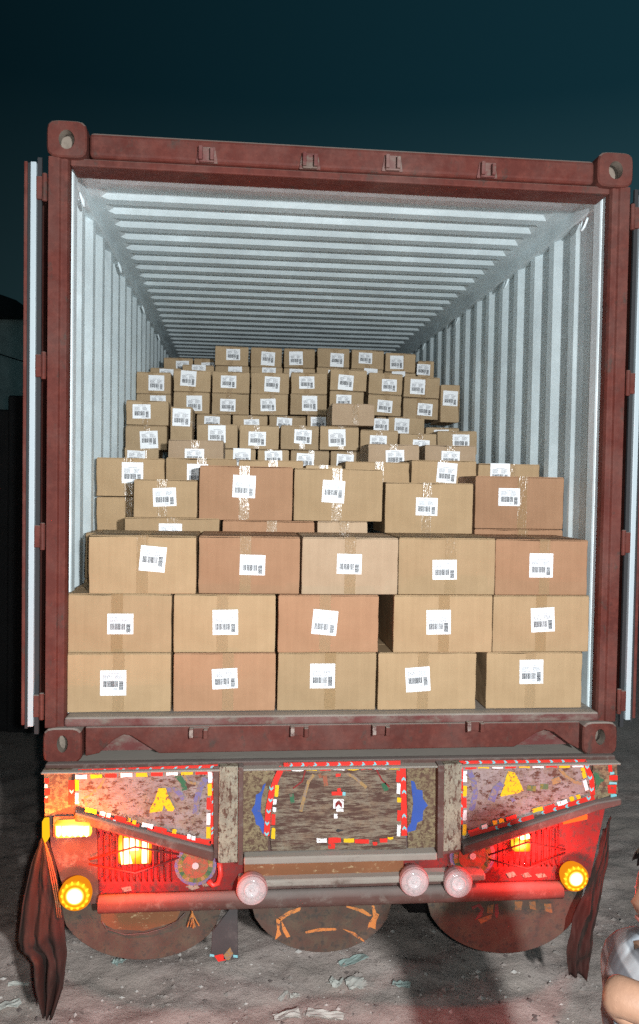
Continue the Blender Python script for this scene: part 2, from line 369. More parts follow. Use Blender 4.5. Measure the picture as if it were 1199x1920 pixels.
# header
hd = MB().box(-HW + 0.163, HW - 0.163, 0.004, 0.10, zc(2.462), zc(H - 0.03)).build('header_beam', RS, CT, bevel=0.018, seg=3)
MB().box(-HW + 0.085, HW - 0.085, 0.022, 0.16, zc(2.430), zc(2.461)).build('door_head_ledge', RS, CT, bevel=0.006)
# sill with cut-outs over the twist lock pockets
def px_xz(px, py, Y=-0.0): p = at(px, py, Y); return (p.x, p.z)
zt, zb = zc(0.148), zc(0.028)
nl = [px_xz(*q) for q in ((186, 1412), (212, 1388), (232, 1377), (246, 1379), (299, 1412))]
nr = [px_xz(*q) for q in ((964, 1400), (1005, 1374), (1022, 1368), (1037, 1372), (1068, 1395))]
poly = [(-HW + 0.168, zt), (-HW + 0.168, zb)] + [(x, max(z, zb)) for x, z in nl] + [(x, max(z, zb)) for x, z in nr] + [(HW - 0.168, zb), (HW - 0.168, zt)]
clean = []
for q in poly:
    if not clean or (abs(q[0]-clean[-1][0]) + abs(q[1]-clean[-1][1])) > 1e-4: clean.append(q)
sill = MB().prism(clean, -0.004, 0.025).build('sill_beam', RS, CT, bevel=0.004)
MB().box(-HW + 0.082, HW - 0.082, -0.008, 0.30, zt + 0.001, zc(0.189)).build('threshold', M['sill_steel'], CT, bevel=0.012, seg=3)
MB().box(-HW + 0.17, HW - 0.17, 0.06, 0.12, zc(0.03), zc(0.12)).build('cross_member', M['sill_steel'], CT)
MB().box(-1.16, 1.16, 0.305, LEN - 0.1, zc(0.14), zc(0.188)).build('floor', M['plank'], CT)
# corrugated walls
def corrugated_wall(sx):
    mb = MB(); prof = []; y = 0.20; pitch = 0.278
    prof.append((y, 0.0)); y += 0.05
    while y < LEN - 0.35:
        prof += [(y, 0.0), (y + 0.060, 0.027), (y + 0.150, 0.027), (y + 0.210, 0.0)]; y += pitch
    prof.append((LEN - 0.05, 0.0))
    xi = 1.168; n = len(prof); vs = []
    for z in (zc(0.16), zc(2.44)):
        vs += [(sx*(xi + d), yy, z) for yy, d in prof]
    mb.add(vs, [(i, i+1, n+i+1, n+i) for i in range(n-1)])
    o = mb.build('side_wall', M['inner_paint'], CT)
    s = o.modifiers.new('thick', 'SOLIDIFY'); s.thickness = 0.002; s.offset = 1 if sx > 0 else 1
    MB().box(*sorted((sx*1.152, sx*1.212)), 0.17, LEN - 0.05, zc(2.435), zc(2.545)).build('top_rail', M['inner_paint'], CT, bevel=0.006)
    MB().box(*sorted((sx*1.160, sx*1.212)), 0.20, LEN - 0.05, zc(0.03), zc(0.20)).build('bottom_rail', RS, CT, bevel=0.006)
for sx in (-1, 1): corrugated_wall(sx)
# corrugated roof
mb = MB(); prof = []; y = 0.165; prof.append((y, 0.0)); y = 0.30
while y < LEN - 0.3:
    prof += [(y - 0.036, 0.0), (y, 0.020), (y + 0.068, 0.020), (y + 0.104, 0.0)]; y += 0.209
prof.append((LEN - 0.05, 0.0)); n = len(prof)
xs = [(-1.155, 0), (-1.105, 0), (-1.075, 1), (1.045, 1), (1.075, 0), (1.155, 0)]
vs = []
for x, k in xs: vs += [(x, yy, zc(2.500) + (d*k if k else 0.0) + 0.004*noise.noise(Vector((x*2, yy*1.5, 0)))) for yy, d in prof]
mb.add(vs, [(j*n+i, j*n+i+1, (j+1)*n+i+1, (j+1)*n+i) for j in range(len(xs)-1) for i in range(n-1)])
o = mb.build('roof', M['inner_paint'], CT); s = o.modifiers.new('thick', 'SOLIDIFY'); s.thickness = 0.002; s.offset = 1
MB().box(-1.20, 1.20, 0.105, LEN - 0.05, zc(2.545), zc(2.56)).build('roof_skin', RS, CT)
MB().box(-1.20, 1.20, LEN - 0.049, LEN, zc(0.03), zc(2.56)).build('front_wall', M['inner_paint'], CT)
# lashing rings along the top rails
def ring(px, py, sx, yy):
    c = Vector((sx*1.150, yy, zc(2.40)))
    pts = [c + Vector((-sx*0.012*math.sin(a)*1.2 - sx*0.006, 0.028*math.cos(a), -0.045*math.sin(a)*1.1 + 0.01)) for a in [math.pi*j/9 for j in range(10)]]
    MB().tube(pts, 0.006, 6).build('lashing_ring', M['inner_paint'], CT, smooth=True)
for sx in (-1, 1):
    for yy in (0.30, 1.42, 2.55, 3.65): ring(0, 0, sx, yy)
# lock cam keepers
def keeper(px, py, top):
    p = at(px, py, -0.01); x, z = p.x, p.z; mb = MB()
    if top:
        mb.prism([(x-0.045, z-0.035), (x+0.045, z-0.035), (x+0.034, z+0.03), (x-0.034, z+0.03)], -0.004, 0.006)
        mb.box(x-0.032, x-0.016, -0.034, -0.003, z-0.03, z+0.024); mb.box(x+0.014, x+0.030, -0.034, -0.003, z-0.03, z+0.018)
        mb.box(x-0.03, x+0.03, -0.02, -0.003, z-0.036, z-0.029)
    else:
        mb.prism([(x-0.04, z-0.022), (x+0.04, z-0.022), (x+0.04, z+0.02), (x-0.04, z+0.02)], -0.014, -0.003)
        mb.box(x-0.040, x-0.022, -0.042, -0.013, z-0.02, z+0.024); mb.box(x+0.018, x+0.036, -0.042, -0.013, z-0.02, z+0.018)
    mb.build('lock_keeper', M['sill_steel'] if top else RS, CT, bevel=0.003)
    if not top: MB().box(x-0.039, x-0.024, -0.044, -0.0425, z-0.012, z+0.02).build('worn_lug', M['dirty_steel'], CT)
for q in ((388, 288), (582, 300), (737, 304), (915, 317)): keeper(*q, True)
for q in ((374, 1373), (562, 1370), (714, 1368), (890, 1361)): keeper(*q, False)
# doors, swung right round against the side walls
def door(sx):
    d = link('door', MB().box(*sorted((sx*1.268, sx*1.298)), 0.03, 1.18, zc(0.165), zc(2.425)).data('door', RS), CT, bevel=0.004)
    WORLD[d.name] = Vector((0,0,0)); d.location = -WORLD[CT.name]
    def sub(name, mb, mat, bevel=0.0):
        o = link(name, mb.data(name, mat), d, bevel, local=True); return o
    sub('edge_frame', MB().box(*sorted((sx*1.2985, sx*1.312)), 0.012, 0.07, zc(0.155), zc(2.435)), RS, 0.003)
    sub('gasket', MB().box(*sorted((sx*1.262, sx*1.285)), 0.004, 0.028, zc(0.150), zc(2.432)), M['gasket_pale'], 0.003)
    sub('gasket_lip', MB().box(*sorted((sx*1.286, sx*1.2975)), 0.014, 0.029, zc(0.14), zc(2.43)), M['rubber'])
    sub('rubber_flap', MB().box(*sorted((sx*1.244, sx*1.261)), 0.02, 0.034, zc(0.115), zc(2.455)), M['rubber'])
    mb = MB()
    for i in range(10):
        z = zc(0.30 + i*0.215); mb.prism([(0.14, z), (0.14, z+0.10), (1.08, z+0.10), (1.08, z)], sx*1.299, sx*1.322)
    mb.v = [(y, x, z) for x, y, z in mb.v]
    sub('door_ribs', mb, M['inner_paint'])
    for i, pz in enumerate((0.235, 0.93, 1.62, 2.33)):
        z = zc(pz); mb = MB(); mb.box(*sorted((sx*1.220, sx*1.262)), 0.002, 0.030, z-0.045, z+0.045)
        mb.tube([(sx*1.228, 0.0, z-0.055), (sx*1.228, 0.0, z+0.055)], 0.010, 10)
        sub('hinge', mb, RS, 0.003)
for sx in (-1, 1): door(sx)
# little two-line sticker on the right wall
p = Vector((1.1665, 0.335, at(1092, 727, 0.4).z))
st = link('sticker', MB().box(p.x - 0.0008, p.x + 0.0004, 0.22, 0.262, p.z-0.03, p.z+0.03).data('sticker', M['label']), CT); 
mb = MB()
for r in (0.012, -0.012):
    y = 0.258
    while y > 0.226:
        w = random.uniform(0.003, 0.007); mb.box(p.x - 0.0014, p.x - 0.0008, y - w, y, p.z+r-0.005, p.z+r+0.005); y -= w + 0.0025
link('sticker_print', mb.data('sticker_print', M['ink_grey']), st, local=True)

# ------------------------------------------------------------------ cartons
CARD = {'t': 'card_tan', 'o': 'card_orange', 'p': 'card_pale', 'v': 'card_lightened'}
CNAME = {'t': 'tan', 'o': 'orange-brown', 'p': 'pale', 'v': 'lightened tan'}
def box_mesh(w, d, h, seed):
    rnd = random.Random(seed); bm = bmesh.new(); off = Vector((rnd.uniform(0, 90), rnd.uniform(0, 90), 0))
    bmesh.ops.create_cube(bm, size=1.0)
    for v in bm.verts: v.co = Vector((v.co.x*w, v.co.y*d + d/2, v.co.z*(h-0.003) + (h-0.003)/2))
    bmesh.ops.bevel(bm, geom=list(bm.edges), offset=0.005, segments=2, affect='EDGES', profile=0.6)
    bmesh.ops.subdivide_edges(bm, edges=[e for e in bm.edges if e.calc_length() > 0.05], cuts=5, use_grid_fill=True)
    for v in bm.verts:
        n = noise.noise(v.co*9 + off); n2 = noise.noise(v.co*22 + off*2)
        ex = abs(v.co.x)/(w/2); ez = abs(v.co.z - h/2)/(h/2)
        edge = max(0.0, max(ex, ez) - 0.8)*5
        v.co.y += 0.0025*abs(n) + (0.006*max(0, n2 - 0.15) if v.co.y < 0.03 else 0)*edge
        v.co.x -= math.copysign(1, v.co.x)*(0.004*max(0, n) + 0.003*max(0, n2)*edge)
        if v.co.z > h*0.3: v.co.z -= 0.005*max(0, noise.noise(v.co*7 + off*3)) + 0.004*max(0, n2)*edge
    me = bpy.data.meshes.new('box'); bm.to_mesh(me); bm.free()
    me.polygons.foreach_set('use_smooth', [False]*len(me.polygons)); return me
BOXES = {}
def get_box(w, d, h, c):
    k = (round(w, 2), d, round(h, 2), c, random.randrange(3))
    if k not in BOXES:
        me = box_mesh(w - 0.003, d, h, hash(k[:3]) + k[4]); me.materials.append(M[CARD[c]]); BOXES[k] = me
        f = MB(); g = 0.0025
        f.box(-w/2 + 0.006, w/2 - 0.006, 0.004, d/2 - g, h - 0.003, h)
        fm = f.data('flap', M[CARD[c]]); BOXES[k, 'f'] = fm
        f = MB(); f.box(-w/2 + 0.006, w/2 - 0.006, d/2 + g, d - 0.004, h - 0.003, h); BOXES[k, 'g'] = f.data('flap', M[CARD[c]])
        tp = MB(); tw = 0.024 if h > 0.17 else 0.018
        tp.box(-tw, tw, -0.0008, -0.0002, 0.003, h + 0.0004); tp.box(-tw, tw, -0.0008, d, h + 0.0004, h + 0.001)
        BOXES[k, 't'] = tp.data('packing_tape', M['tape'])
    return k
# printed shipping labels: three ways the sheet was cut
def label_mesh(v):
    rnd = random.Random(40 + v); mb = MB(); w = 0.0535
    lo, hi = {0: (-0.060, 0.046), 1: (-0.046, 0.060), 2: (-0.043, 0.043)}[v % 3]
    mb.box(-w, w, -0.0008, 0, lo, hi, 0)
    Y0, Y1 = -0.0012, -0.0008
    mb.box(-0.022, 0.024, Y0, Y1, 0.0325, 0.0345, 2)
    for r in range(4):
        z = 0.026 - r*0.0055
        for x0, x1 in ((-0.042, -0.004), (0.006, 0.042)):
            x = x0
            end = x1 - rnd.random()*0.016
            while x < end:
                q = rnd.uniform(0.003, 0.008); mb.box(x, min(x+q, end), Y0, Y1, z-0.0014, z+0.0014, 2); x += q + 0.0016
    mb.box(-0.044, 0.044, Y0, Y1, 0.0035, 0.0043, 2)
    x = -0.042
    while x < 0.018:
        q = rnd.choice((0.0012, 0.002, 0.003, 0.004)); mb.box(x, x+q, Y0, Y1, -0.025, 0.0015, 1); x += q + rnd.choice((0.0008, 0.0012, 0.0018))
    z = -0.036
    while z < 0.000:
        q = rnd.choice((0.0016, 0.0026, 0.004)); mb.box(0.024, 0.042, Y0, Y1, z, z+q, 1); z += q + rnd.choice((0.0007, 0.0011))
    for r in range(2):
        mb.box(0.000, 0.018, Y0, Y1, -0.031 - r*0.005, -0.029 - r*0.005, 2)
    return mb.data('shipping_label', [M['label'], M['ink'], M['ink_grey']])
LAB = [label_mesh(i) for i in range(9)]

def carton(x0, x1, z0, z1, Y, d, c, lab=None, where='', group='', lv=None, lrot=None, yaw=None, roll=0.0, up=False, tape=True, glint=True):
    """x0..x1, z0..z1: front face in metres; lab: label centre (x, z) relative to the front centre"""
    w, h = x1 - x0, z1 - z0
    if up: w, h = h, w
    k = get_box(w, d, h, c)
    size = 'large' if max(w, h) > 0.40 else ('mid-sized' if max(w, h) > 0.29 else 'small')
    t = empty('carton', ((x0+x1)/2, Y, ZB + z0), '%s%s carton%s, %s' % (size, '' if c == 'v' else ' ' + CNAME[c], ' standing on end' if up else '', where), 'carton', group)
    yaw = random.uniform(-0.9, 0.9) if yaw is None else yaw
    t.rotation_euler = (0, math.radians(roll), math.radians(yaw))
    def kid(name, me):
        o = bpy.data.objects.new(name, me); COL.objects.link(o); o.parent = t
        if up: o.rotation_euler = (0, math.radians(90), 0); o.location = (-h/2, 0, w/2)
        return o
    kid('box', BOXES[k]); kid('flap', BOXES[k, 'f']); kid('flap', BOXES[k, 'g'])
    if tape:
        o = kid('packing_tape', BOXES[k, 't'])
        if not up: o.location = (random.uniform(-0.02, 0.02), 0, 0)
    if lab is not None:
        o = bpy.data.objects.new('shipping_label', LAB[(random.randrange(3) if lv is None else lv) + 3*random.randrange(3)]); COL.objects.link(o); o.parent = t
        o.location = (lab[0], -0.0012, (z1-z0)/2 + lab[1]); o.rotation_euler = (0, math.radians(random.uniform(-3, 3) if lrot is None else lrot), 0)
    return t
ORD = ['first', 'second', 'third', 'fourth', 'fifth', 'sixth', 'seventh', 'eighth', 'ninth']
def rect(px, Y):
    x0, x1, y0, y1 = px; xm, ym = (x0+x1)/2, (y0+y1)/2
    return at(x0, ym, Y).x, at(x1, ym, Y).x, at(xm, y1, Y).z - ZB, at(xm, y0, Y).z - ZB
def labpos(lp, px, Y, zmid):
    p = at(*lp, Y); x0, x1, _, _ = rect(px, Y); return (p.x - (x0+x1)/2, p.z - ZB - zmid)

YA, YBk, YC, YD, YE, YF, YG = 0.06, 0.48, 0.84, 1.22, 1.66, 2.36, 3.05
rows = [
 ('bottom row of the front stack', 0.192, 0.440, [(121,322),(325,518),(520,706),(708,893),(911,1092)], 'totttt', [(213,1277,0,0),(422,1272,2,-3),(605,1270,1,0),(783,1270,0,-4),(996,1262,1,-1)], (1222, 1328)),
 ('middle row of the front stack', 0.441, 0.688, [(123,322),(325,518),(521,711),(738,923),(925,1105)], 'ttott', [(226,1170,2,0),(423,1170,1,-1),(609,1170,1,5),(822,1169,1,-1),(1018,1165,1,-3)], (1114, 1220)),
 ('top row of the front stack', 0.689, 0.934, [(165,369),(371,564),(566,749),(750,931),(931,1107)], 'topto', [(287,1045,0,5),(474,1060,2,1),(656,1058,2,1),(836,1069,2,-1),(1018,1064,1,0)], (1007, 1114))]
for where, z0, z1, xs, cols, labs, yy in rows:
    for i, (xa, xb) in enumerate(xs):
        px = (xa, xb, yy[0], yy[1]); x0, x1, _, _ = rect(px, YA); lx, ly, lv, lr = labs[i]
        carton(x0, x1, z0, z1, YA + random.uniform(-0.008, 0.008) + (0.0 if 'top' not in where else 0.012), 0.38, cols[i], labpos((lx, ly), px, YA, (z0+z1)/2),
               ORD[i] + ' from left in the ' + where, 'cartons in the front stack', lv, lr, yaw=random.uniform(-0.5, 0.5))
G2 = 'cartons in the second stack'
# second stack, partly showing above the first
for px, zr, c, lp, w, lv, lr in [
  ((233,413,968,1003), (0.752,0.992), 't', (320,1000), 'half hidden, its top showing at left above the front stack', 0, 0),
  ((417,591,975,1003), (0.745,0.984), 'o', None, 'half hidden, its top showing left of middle above the front stack', 0, 0),
  ((594,690,975,1003), (0.745,0.986), 'p', None, 'half hidden, its top showing in the middle above the front stack', 0, 0),
  ((890,1056,988,1003), (0.72,0.958), 'o', None, 'half hidden, its top edge showing at right above the front stack', 0, 0),
  ((150,200,1003,1068), (0.70,0.915), 't', None, 'narrow strip showing between left wall and top row of front stack', 0, 0),
  ((146,196,1070,1106), (0.50,0.698), 't', None, 'low strip at left wall just above middle row of front stack', 0, 0),
  ((250,371,898,968), (0.993,1.172), 't', (309,932), 'leftmost on top of the second stack', 2, -3),
  ((373,550,873,972), (0.985,1.242), 'o', (458,915), 'second from left on top of the second stack', 1, 2),
  ((551,719,877,973), (0.987,1.238), 't', (626,919), 'in the middle on top of the second stack', 0, 3),
  ((722,889,904,999), (0.93,1.178), 't', (801,950), 'second from right on top of the second stack', 2, 1),
  ((892,1059,890,990), (0.96,1.216), 'o', (956,932), 'rightmost on top of the second stack', 2, 0)]:
    x0, x1, z0, z1 = rect(px, YBk)
    if px[0] < 160: x0 = max(x0, -1.16); 
    z0, z1 = zr
    carton(x0, x1, z0, z1, YBk + (0.05 if px[0] < 160 else random.uniform(-0.01, 0.01)), 0.33 if px[0] > 160 else 0.28, c, labpos(lp, px, YBk, (z0+z1)/2) if lp else None, w, G2, lv, lr, yaw=random.uniform(-1, 1))
G3 = 'cartons in the third stack'
for px, zr, c, lp, w, lv, lr in [
  ((176,310,857,928), (1.085,1.280), 't', (247,889), 'leftmost in the top row of the third stack', 1, 0),
  ((176,310,928,1000), (0.885,1.084), 't', None, 'under the leftmost one in the third stack, beside left wall', 0, 0),
  ((311,445,857,928), (1.087,1.286), 't', (371,892), 'second from left in the top row of the third stack', 1, 0),
  ((446,570,860,930), (1.085,1.283), 't', (500,905), 'third from left in the top row of the third stack', 1, 0),
  ((573,643,868,930), (1.06,1.262), 'v', None, 'set lowest in the middle of the third stack', 1, 0),
  ((646,770,862,930), (1.09,1.290), 't', None, 'third from right in the top row of the third stack', 1, 0),
  ((771,894,861,930), (1.10,1.300), 't', (838,889), 'second from right in the top row of the third stack', 1, 4),
  ((896,1017,866,930), (1.09,1.292), 't', (940,890), 'rightmost in the top row of the third stack', 1, 0)]:
    x0, x1, z0, z1 = rect(px, YC); z0, z1 = zr
    carton(max(x0, -1.163), min(x1, 1.163), z0, z1, YC + random.uniform(-0.008, 0.008), 0.34, c, labpos(lp, px, YC, (z0+z1)/2) if lp else None, w, G3, lv, lr, yaw=random.uniform(-0.7, 0.7))
for px, w, lp in [((315,420,825,880), 'left one of three low pale cartons before the small cartons', (365,856)), ((690,788,833,885), 'middle one of three low pale cartons before the small cartons', (741,858)), ((797,893,835,885), 'right one of three low pale cartons before the small cartons', (845,860))]:
    x0, x1, _, z1 = rect(px, YD); z0 = z1 - 0.19
    carton(x0, x1, z0, z1, YD, 0.30, 'p', labpos(lp, px, YD, (z0+z1)/2), w, 'low pale cartons', 2, None)
# small cartons: rows of three stacks
def small_row(Y, rects, z0s, where, group, labs=True, lowlab=0.0, d=0.33, cols=None, rolls=None):
    for i, px in enumerate(rects):
        x0, x1, z0, z1 = rect(px, Y)
        zz = z0s[i] if isinstance(z0s, (list, tuple)) else (z0s if z0s is not None else z0)
        h = 0.148
        x0 = max(x0, -1.163); x1 = min(x1, 1.163)
        roll = rolls[i] if rolls else random.uniform(-0.6, 0.6)
        carton(x0, x1, zz, zz + h, Y + random.uniform(-0.012, 0.012), d, (cols[i] if cols else 'v'),
               (random.uniform(-0.035, 0.035), random.uniform(-0.012, 0.012) + lowlab) if labs else None,
               ORD[i] + ' from left in the ' + where, group, random.choice((0, 1, 2, 2)), random.uniform(-3, 3), yaw=random.uniform(-1.2, 1.2), roll=roll)
GE, GF, GG = 'small cartons of the nearer stack', 'small cartons of the middle stack', 'small cartons of the rearmost stack'
small_row(YE, [(233,298,845,880),(420,480,845,880),(482,543,846,880),(545,618,845,880),(620,690,848,880)], 1.225, 'lowest visible row of the nearer small-carton stack', GE, lowlab=0.02)
small_row(YE, [(235,314,800,843),(369,447,793,838),(449,524,797,838),(526,598,797,840),(600,674,798,843),(676,747,805,840),(749,819,812,845),(821,896,806,845)],
          [1.357,1.376,1.376,1.377,1.380,1.362,1.345,1.368], 'long row of the nearer small-carton stack', GE)
small_row(YE, [(235,318,756,800)], [1.507], 'top of the nearer small-carton stack, beside left wall', GE)
x0, x1, z0, z1 = rect((320,361,762,826), YE)
carton(x0, x1, z0, z1, YE, 0.30, 'v', (0, 0.03), 'in the nearer small-carton stack near left wall', GE, 1, 1, up=True)
x0, x1, z0, z1 = rect((622,703,757,805), YE - 0.06)
carton(x0, x1, 1.53, z1, YE - 0.06, 0.33, 'p', None, 'without label, perched on the long row right of middle', GE)
x0, x1, _, _ = rect((255,322,740,757), YF)
carton(x0, x1, 1.625, 1.773, YF, 0.33, 'v', (0.03, 0.02), 'second from top at left wall in the middle small-carton stack', GF, 2)
small_row(YF, [(252,322,697,740),(325,396,694,735),(398,469,697,738),(471,543,697,738),(545,615,700,738),(619,688,692,733),(690,756,700,740),(757,824,706,747)],
          [1.775,1.795,1.795,1.797,1.803,1.832,1.814,1.797], 'top row of the middle small-carton stack', GF, rolls=[0,0.5,0,0,0,1,1.5,2])
small_row(YF, [(325,394,735,775),(397,468,737,778),(470,541,738,778),(545,613,738,778),(617,683,733,776),(690,752,740,778),(755,823,745,785)],
          [1.645,1.645,1.647,1.654,1.680,1.662,1.645], 'second row of the middle small-carton stack', GF, rolls=[0.5,0,0,0,0.5,1,1.5])
small_row(YF, [(368,434,778,800),(436,503,778,800),(505,574,778,800),(576,616,778,800),(705,726,781,815),(728,797,783,815),(799,862,795,830)],
          [1.494,1.494,1.495,1.503,1.505,1.51,1.44], 'third row of the middle small-carton stack', GF, lowlab=0.01)
x0, x1, z0, z1 = rect((825,860,722,793), YF)
carton(x0, x1, z0, z1, YF - 0.03, 0.30, 'v', (0, 0.03), 'beside right wall in the middle small-carton stack', GF, 1, 2, up=True)
small_row(YG, [(403,467,651,686),(470,530,652,688),(532,592,655,690),(595,656,655,689),(660,720,657,692),(722,781,663,697),(784,815,678,700)],
          [2.083,2.083,2.083,2.095,2.090,2.075,2.02], 'top row of the rearmost small-carton stack', GG, rolls=[0.3,0,0,0,0.5,1.2,0])
small_row(YG, [(282,340,690,720),(342,402,685,720),(404,468,688,720),(470,530,690,720),(532,592,691,720),(594,655,691,720),(657,718,693,720),(720,780,697,720)],
          [1.90,1.932,1.932,1.932,1.932,1.943,1.938,1.92], 'second row of the rearmost small-carton stack', GG, lowlab=0.02)
small_row(3.5, [(308,362,672,700),(364,402,671,700)], [2.05, 2.052], 'pair glimpsed behind the rearmost small-carton stack at left', GG, lowlab=0.01)

# ------------------------------------------------------------------ trailer tail
TR = empty('painted_trailer', (0, 0, 0), 'battered hand painted truck trailer tail carrying the container', 'trailer')
YT = -0.10
def P2(q, Y=YT): p = at(q[0], q[1], Y); return (p.x, p.z)
def plate(name, pts, mat, y0, y1, parent=TR, Y=None, bevel=0.0, seg=2):
    o = MB().prism([P2(q, YT if Y is None else Y) for q in pts], y0, y1)
    if parent is TR: return o.build(name, mat, TR, bevel=bevel, seg=seg)
    return link(name, o.data(name, mat), parent, bevel, seg, local=True)
zl = at(600, 1437, YT).z
MB().box(-1.205, 1.195, -0.105, 0.45, zl - 0.014, ZB - 0.002).build('deck_ledge', M['ledge'], TR, bevel=0.006, seg=3)
MB().box(-1.19, 1.18, -0.019, 0.44, zl - 0.09, zl - 0.015).build('rear_cross_beam', M['brown_steel'], TR)
for sx in (-1, 1): MB().box(sx*0.45 - 0.06, sx*0.45 + 0.06, 0.46, 11.8, 0.95, ZB - 0.03).build('chassis_rail', M['brown_steel'], TR)
for yy in (0.9, 2.4, 4.2, 6.5, 9.0, 11.2): MB().box(-1.2, 1.2, yy, yy + 0.1, 1.25, ZB - 0.006).build('deck_beam', M['brown_steel'], TR)
for yy in (1.5, 2.8, 10.6):
    MB().tube([(-1.1, yy, 0.52), (1.1, yy, 0.52)], 0.06, 12).build('axle', M['brown_steel'], TR)
    for sx in (-1, 1):
        for off in (1.02, 0.70):
            mb = MB(); mb.lathe((0, 0, 0), [(0.28, -0.12), (0.48, -0.135), (0.515, -0.10), (0.52, 0), (0.515, 0.10), (0.48, 0.135), (0.28, 0.12)], 32)
            mb.v = [(sx*off + y, yy + x, 0.505 + z) for x, y, z in mb.v]
            w = mb.build('tyre', M['rubber'], TR, smooth=True)
# main tail plate behind everything
plate('tail_plate', [(80,1440),(1163,1423),(1166,1496),(1118,1525),(866,1607),(820,1614),(450,1622),(405,1612),(140,1535),(80,1540)], M['brown_steel'], -0.06, -0.02, bevel=0.006)
wing_l = plate('wing_plate', [(80,1447),(133,1447),(131,1516),(82,1535)], M['side_paint'], -0.075, -0.0605)
wing_r = plate('wing_plate', [(1118,1434),(1162,1432),(1164,1492),(1112,1506)], M['side_paint'], -0.075, -0.0605)
pl = plate('tail_panel', [(139,1452),(399,1445),(399,1586),(139,1513)], M['panel_paint'], -0.080, -0.0605, bevel=0.002)
pr = plate('tail_panel', [(868,1435),(1106,1431),(1119,1468),(1116,1498),(870,1578)], M['panel_paint'], -0.080, -0.0605, bevel=0.002)
pc = plate('tail_panel', [(534,1438),(748,1436),(762,1450),(764,1597),(510,1600),(506,1560),(512,1500),(526,1450)], M['centre_paint'], -0.078, -0.0605, bevel=0.002)
cl = plate('side_panel', [(456,1445),(520,1443),(506,1500),(503,1600),(456,1604)], M['side_paint'], -0.070, -0.0605)
cr = plate('side_panel', [(766,1440),(820,1438),(820,1594),(768,1597)], M['side_paint'], -0.070, -0.0605)
plate('tail_post', [(412,1437),(447,1436),(446,1616),(409,1618)], M['cream_post'], -0.105, -0.061, bevel=0.003)
plate('tail_post', [(833,1432),(866,1431),(864,1592),(831,1596)], M['cream_post'], -0.105, -0.061, bevel=0.003)
plate('post_frame', [(447.5,1436),(457,1436),(456,1619),(446.5,1619)], M['brown_steel'], -0.115, -0.061, bevel=0.003)
plate('post_frame', [(820.5,1432),(832,1432),(830.5,1606),(819,1607)], M['brown_steel'], -0.115, -0.061, bevel=0.003)
plate('post_frame', [(400,1440),(411.5,1438),(408.5,1611),(401,1610)], M['brown_steel'], -0.098, -0.061, bevel=0.003)
plate('lower_ledge', [(457.5,1604),(818,1595),(818,1608),(457.5,1617)], M['ledge'], -0.125, -0.061, bevel=0.006)
plate('slanted_rail', [(140,1522),(402,1594),(402,1616),(140,1541)], M['brown_steel'], -0.110, -0.061, bevel=0.012, seg=3)
plate('slanted_rail', [(867,1584),(1118,1504),(1165,1496),(1165,1508),(1118,1520),(867,1604)], M['brown_steel'], -0.110, -0.061, bevel=0.008, seg=3)

# reflective strips and patches
def jit(q, a=0.8): return (q[0] + random.uniform(-a, a), q[1] + random.uniform(-a, a))
TC = {'r': 't_red', 'w': 't_white', 'y': 't_yellow', 'c': 't_cyan'}
TNAME = {'r': 'red', 'w': 'white', 'y': 'yellow', 'c': 'cyan'}
def strip(panel, pts, wpx, ytop):
    """red outer strip along a polyline of pixel points"""
    L = []; Rr = []
    for i, p in enumerate(pts):
        a = pts[max(i-1, 0)]; b = pts[min(i+1, len(pts)-1)]; dx, dy = b[0]-a[0], b[1]-a[1]; n = math.hypot(dx, dy)
        L.append((p[0] - dy/n*wpx/2, p[1] + dx/n*wpx/2)); Rr.append((p[0] + dy/n*wpx/2, p[1] - dx/n*wpx/2))
    mb = MB()
    for i in range(len(pts)-1): mb.prism([P2(L[i]), P2(L[i+1]), P2(Rr[i+1]), P2(Rr[i])], ytop - 0.0012, ytop)
    o = link('reflective_tape', mb.data('reflective_tape', M['t_red']), panel, local=True); o['label'] = 'red reflective tape'; return o
def patch(panel, c, w, h, col, ytop, ang=0.0):
    ca, sa = math.cos(ang), math.sin(ang); n = 3
    pts = [(-w/2, -h/2), (0, -h/2 + random.uniform(-.8, .8)), (w/2, -h/2), (w/2, h/2), (0, h/2 + random.uniform(-.8, .8)), (-w/2, h/2)]
    pts = [jit((c[0] + x*ca - y*sa, c[1] + x*sa + y*ca), 0.7) for x, y in pts]
    o = link('reflector_patch', MB().prism([P2(q) for q in pts], ytop - 0.0024, ytop - 0.0013).data('reflector_patch', M[TC[col]]), panel, local=True)
    o['label'] = TNAME[col] + ' reflector patch'; return o
def chevron(panel, c, s, ang, ytop, mat='t_cyan'):
    ca, sa = math.cos(ang), math.sin(ang)
    pts = [(-s, -s*.8), (0, -s*.8), (s*.9, 0), (0, s*.8), (-s, s*.8), (-s*.15, 0)]
    pts = [(c[0] + x*ca - y*sa, c[1] + x*sa + y*ca) for x, y in pts]
    return link('chevron', MB().prism([P2(q) for q in pts], ytop - 0.0026, ytop - 0.0014).data('chevron', M[mat]), panel, local=True)
YP = -0.0805
def A3(x, y): return (120 + x/3.997, 1425 + y/3.997)
strip(pl, [A3(100,100), A3(1155,62)], 9, YP); strip(pl, [A3(1130,80), A3(1115,645)], 12, YP); strip(pl, [A3(52,165), A3(50,350)], 11, YP)
strip(pl, [A3(240,440), A3(560,515)], 10, YP); strip(pl, [A3(620,540), A3(1100,640)], 9, YP)
for x in (115,205,295,390,440,545,645,735,835,920,1020,1110): chevron(pl, A3(x, 103 - x*0.033), 4.0, math.pi, YP)
for y in (135,228,323,413,525,560): chevron(pl, A3(1130 - y*0.02, y), 4.6, -math.pi/2, YP)
chevron(pl, A3(52, 250), 4.6, math.pi/2, YP)
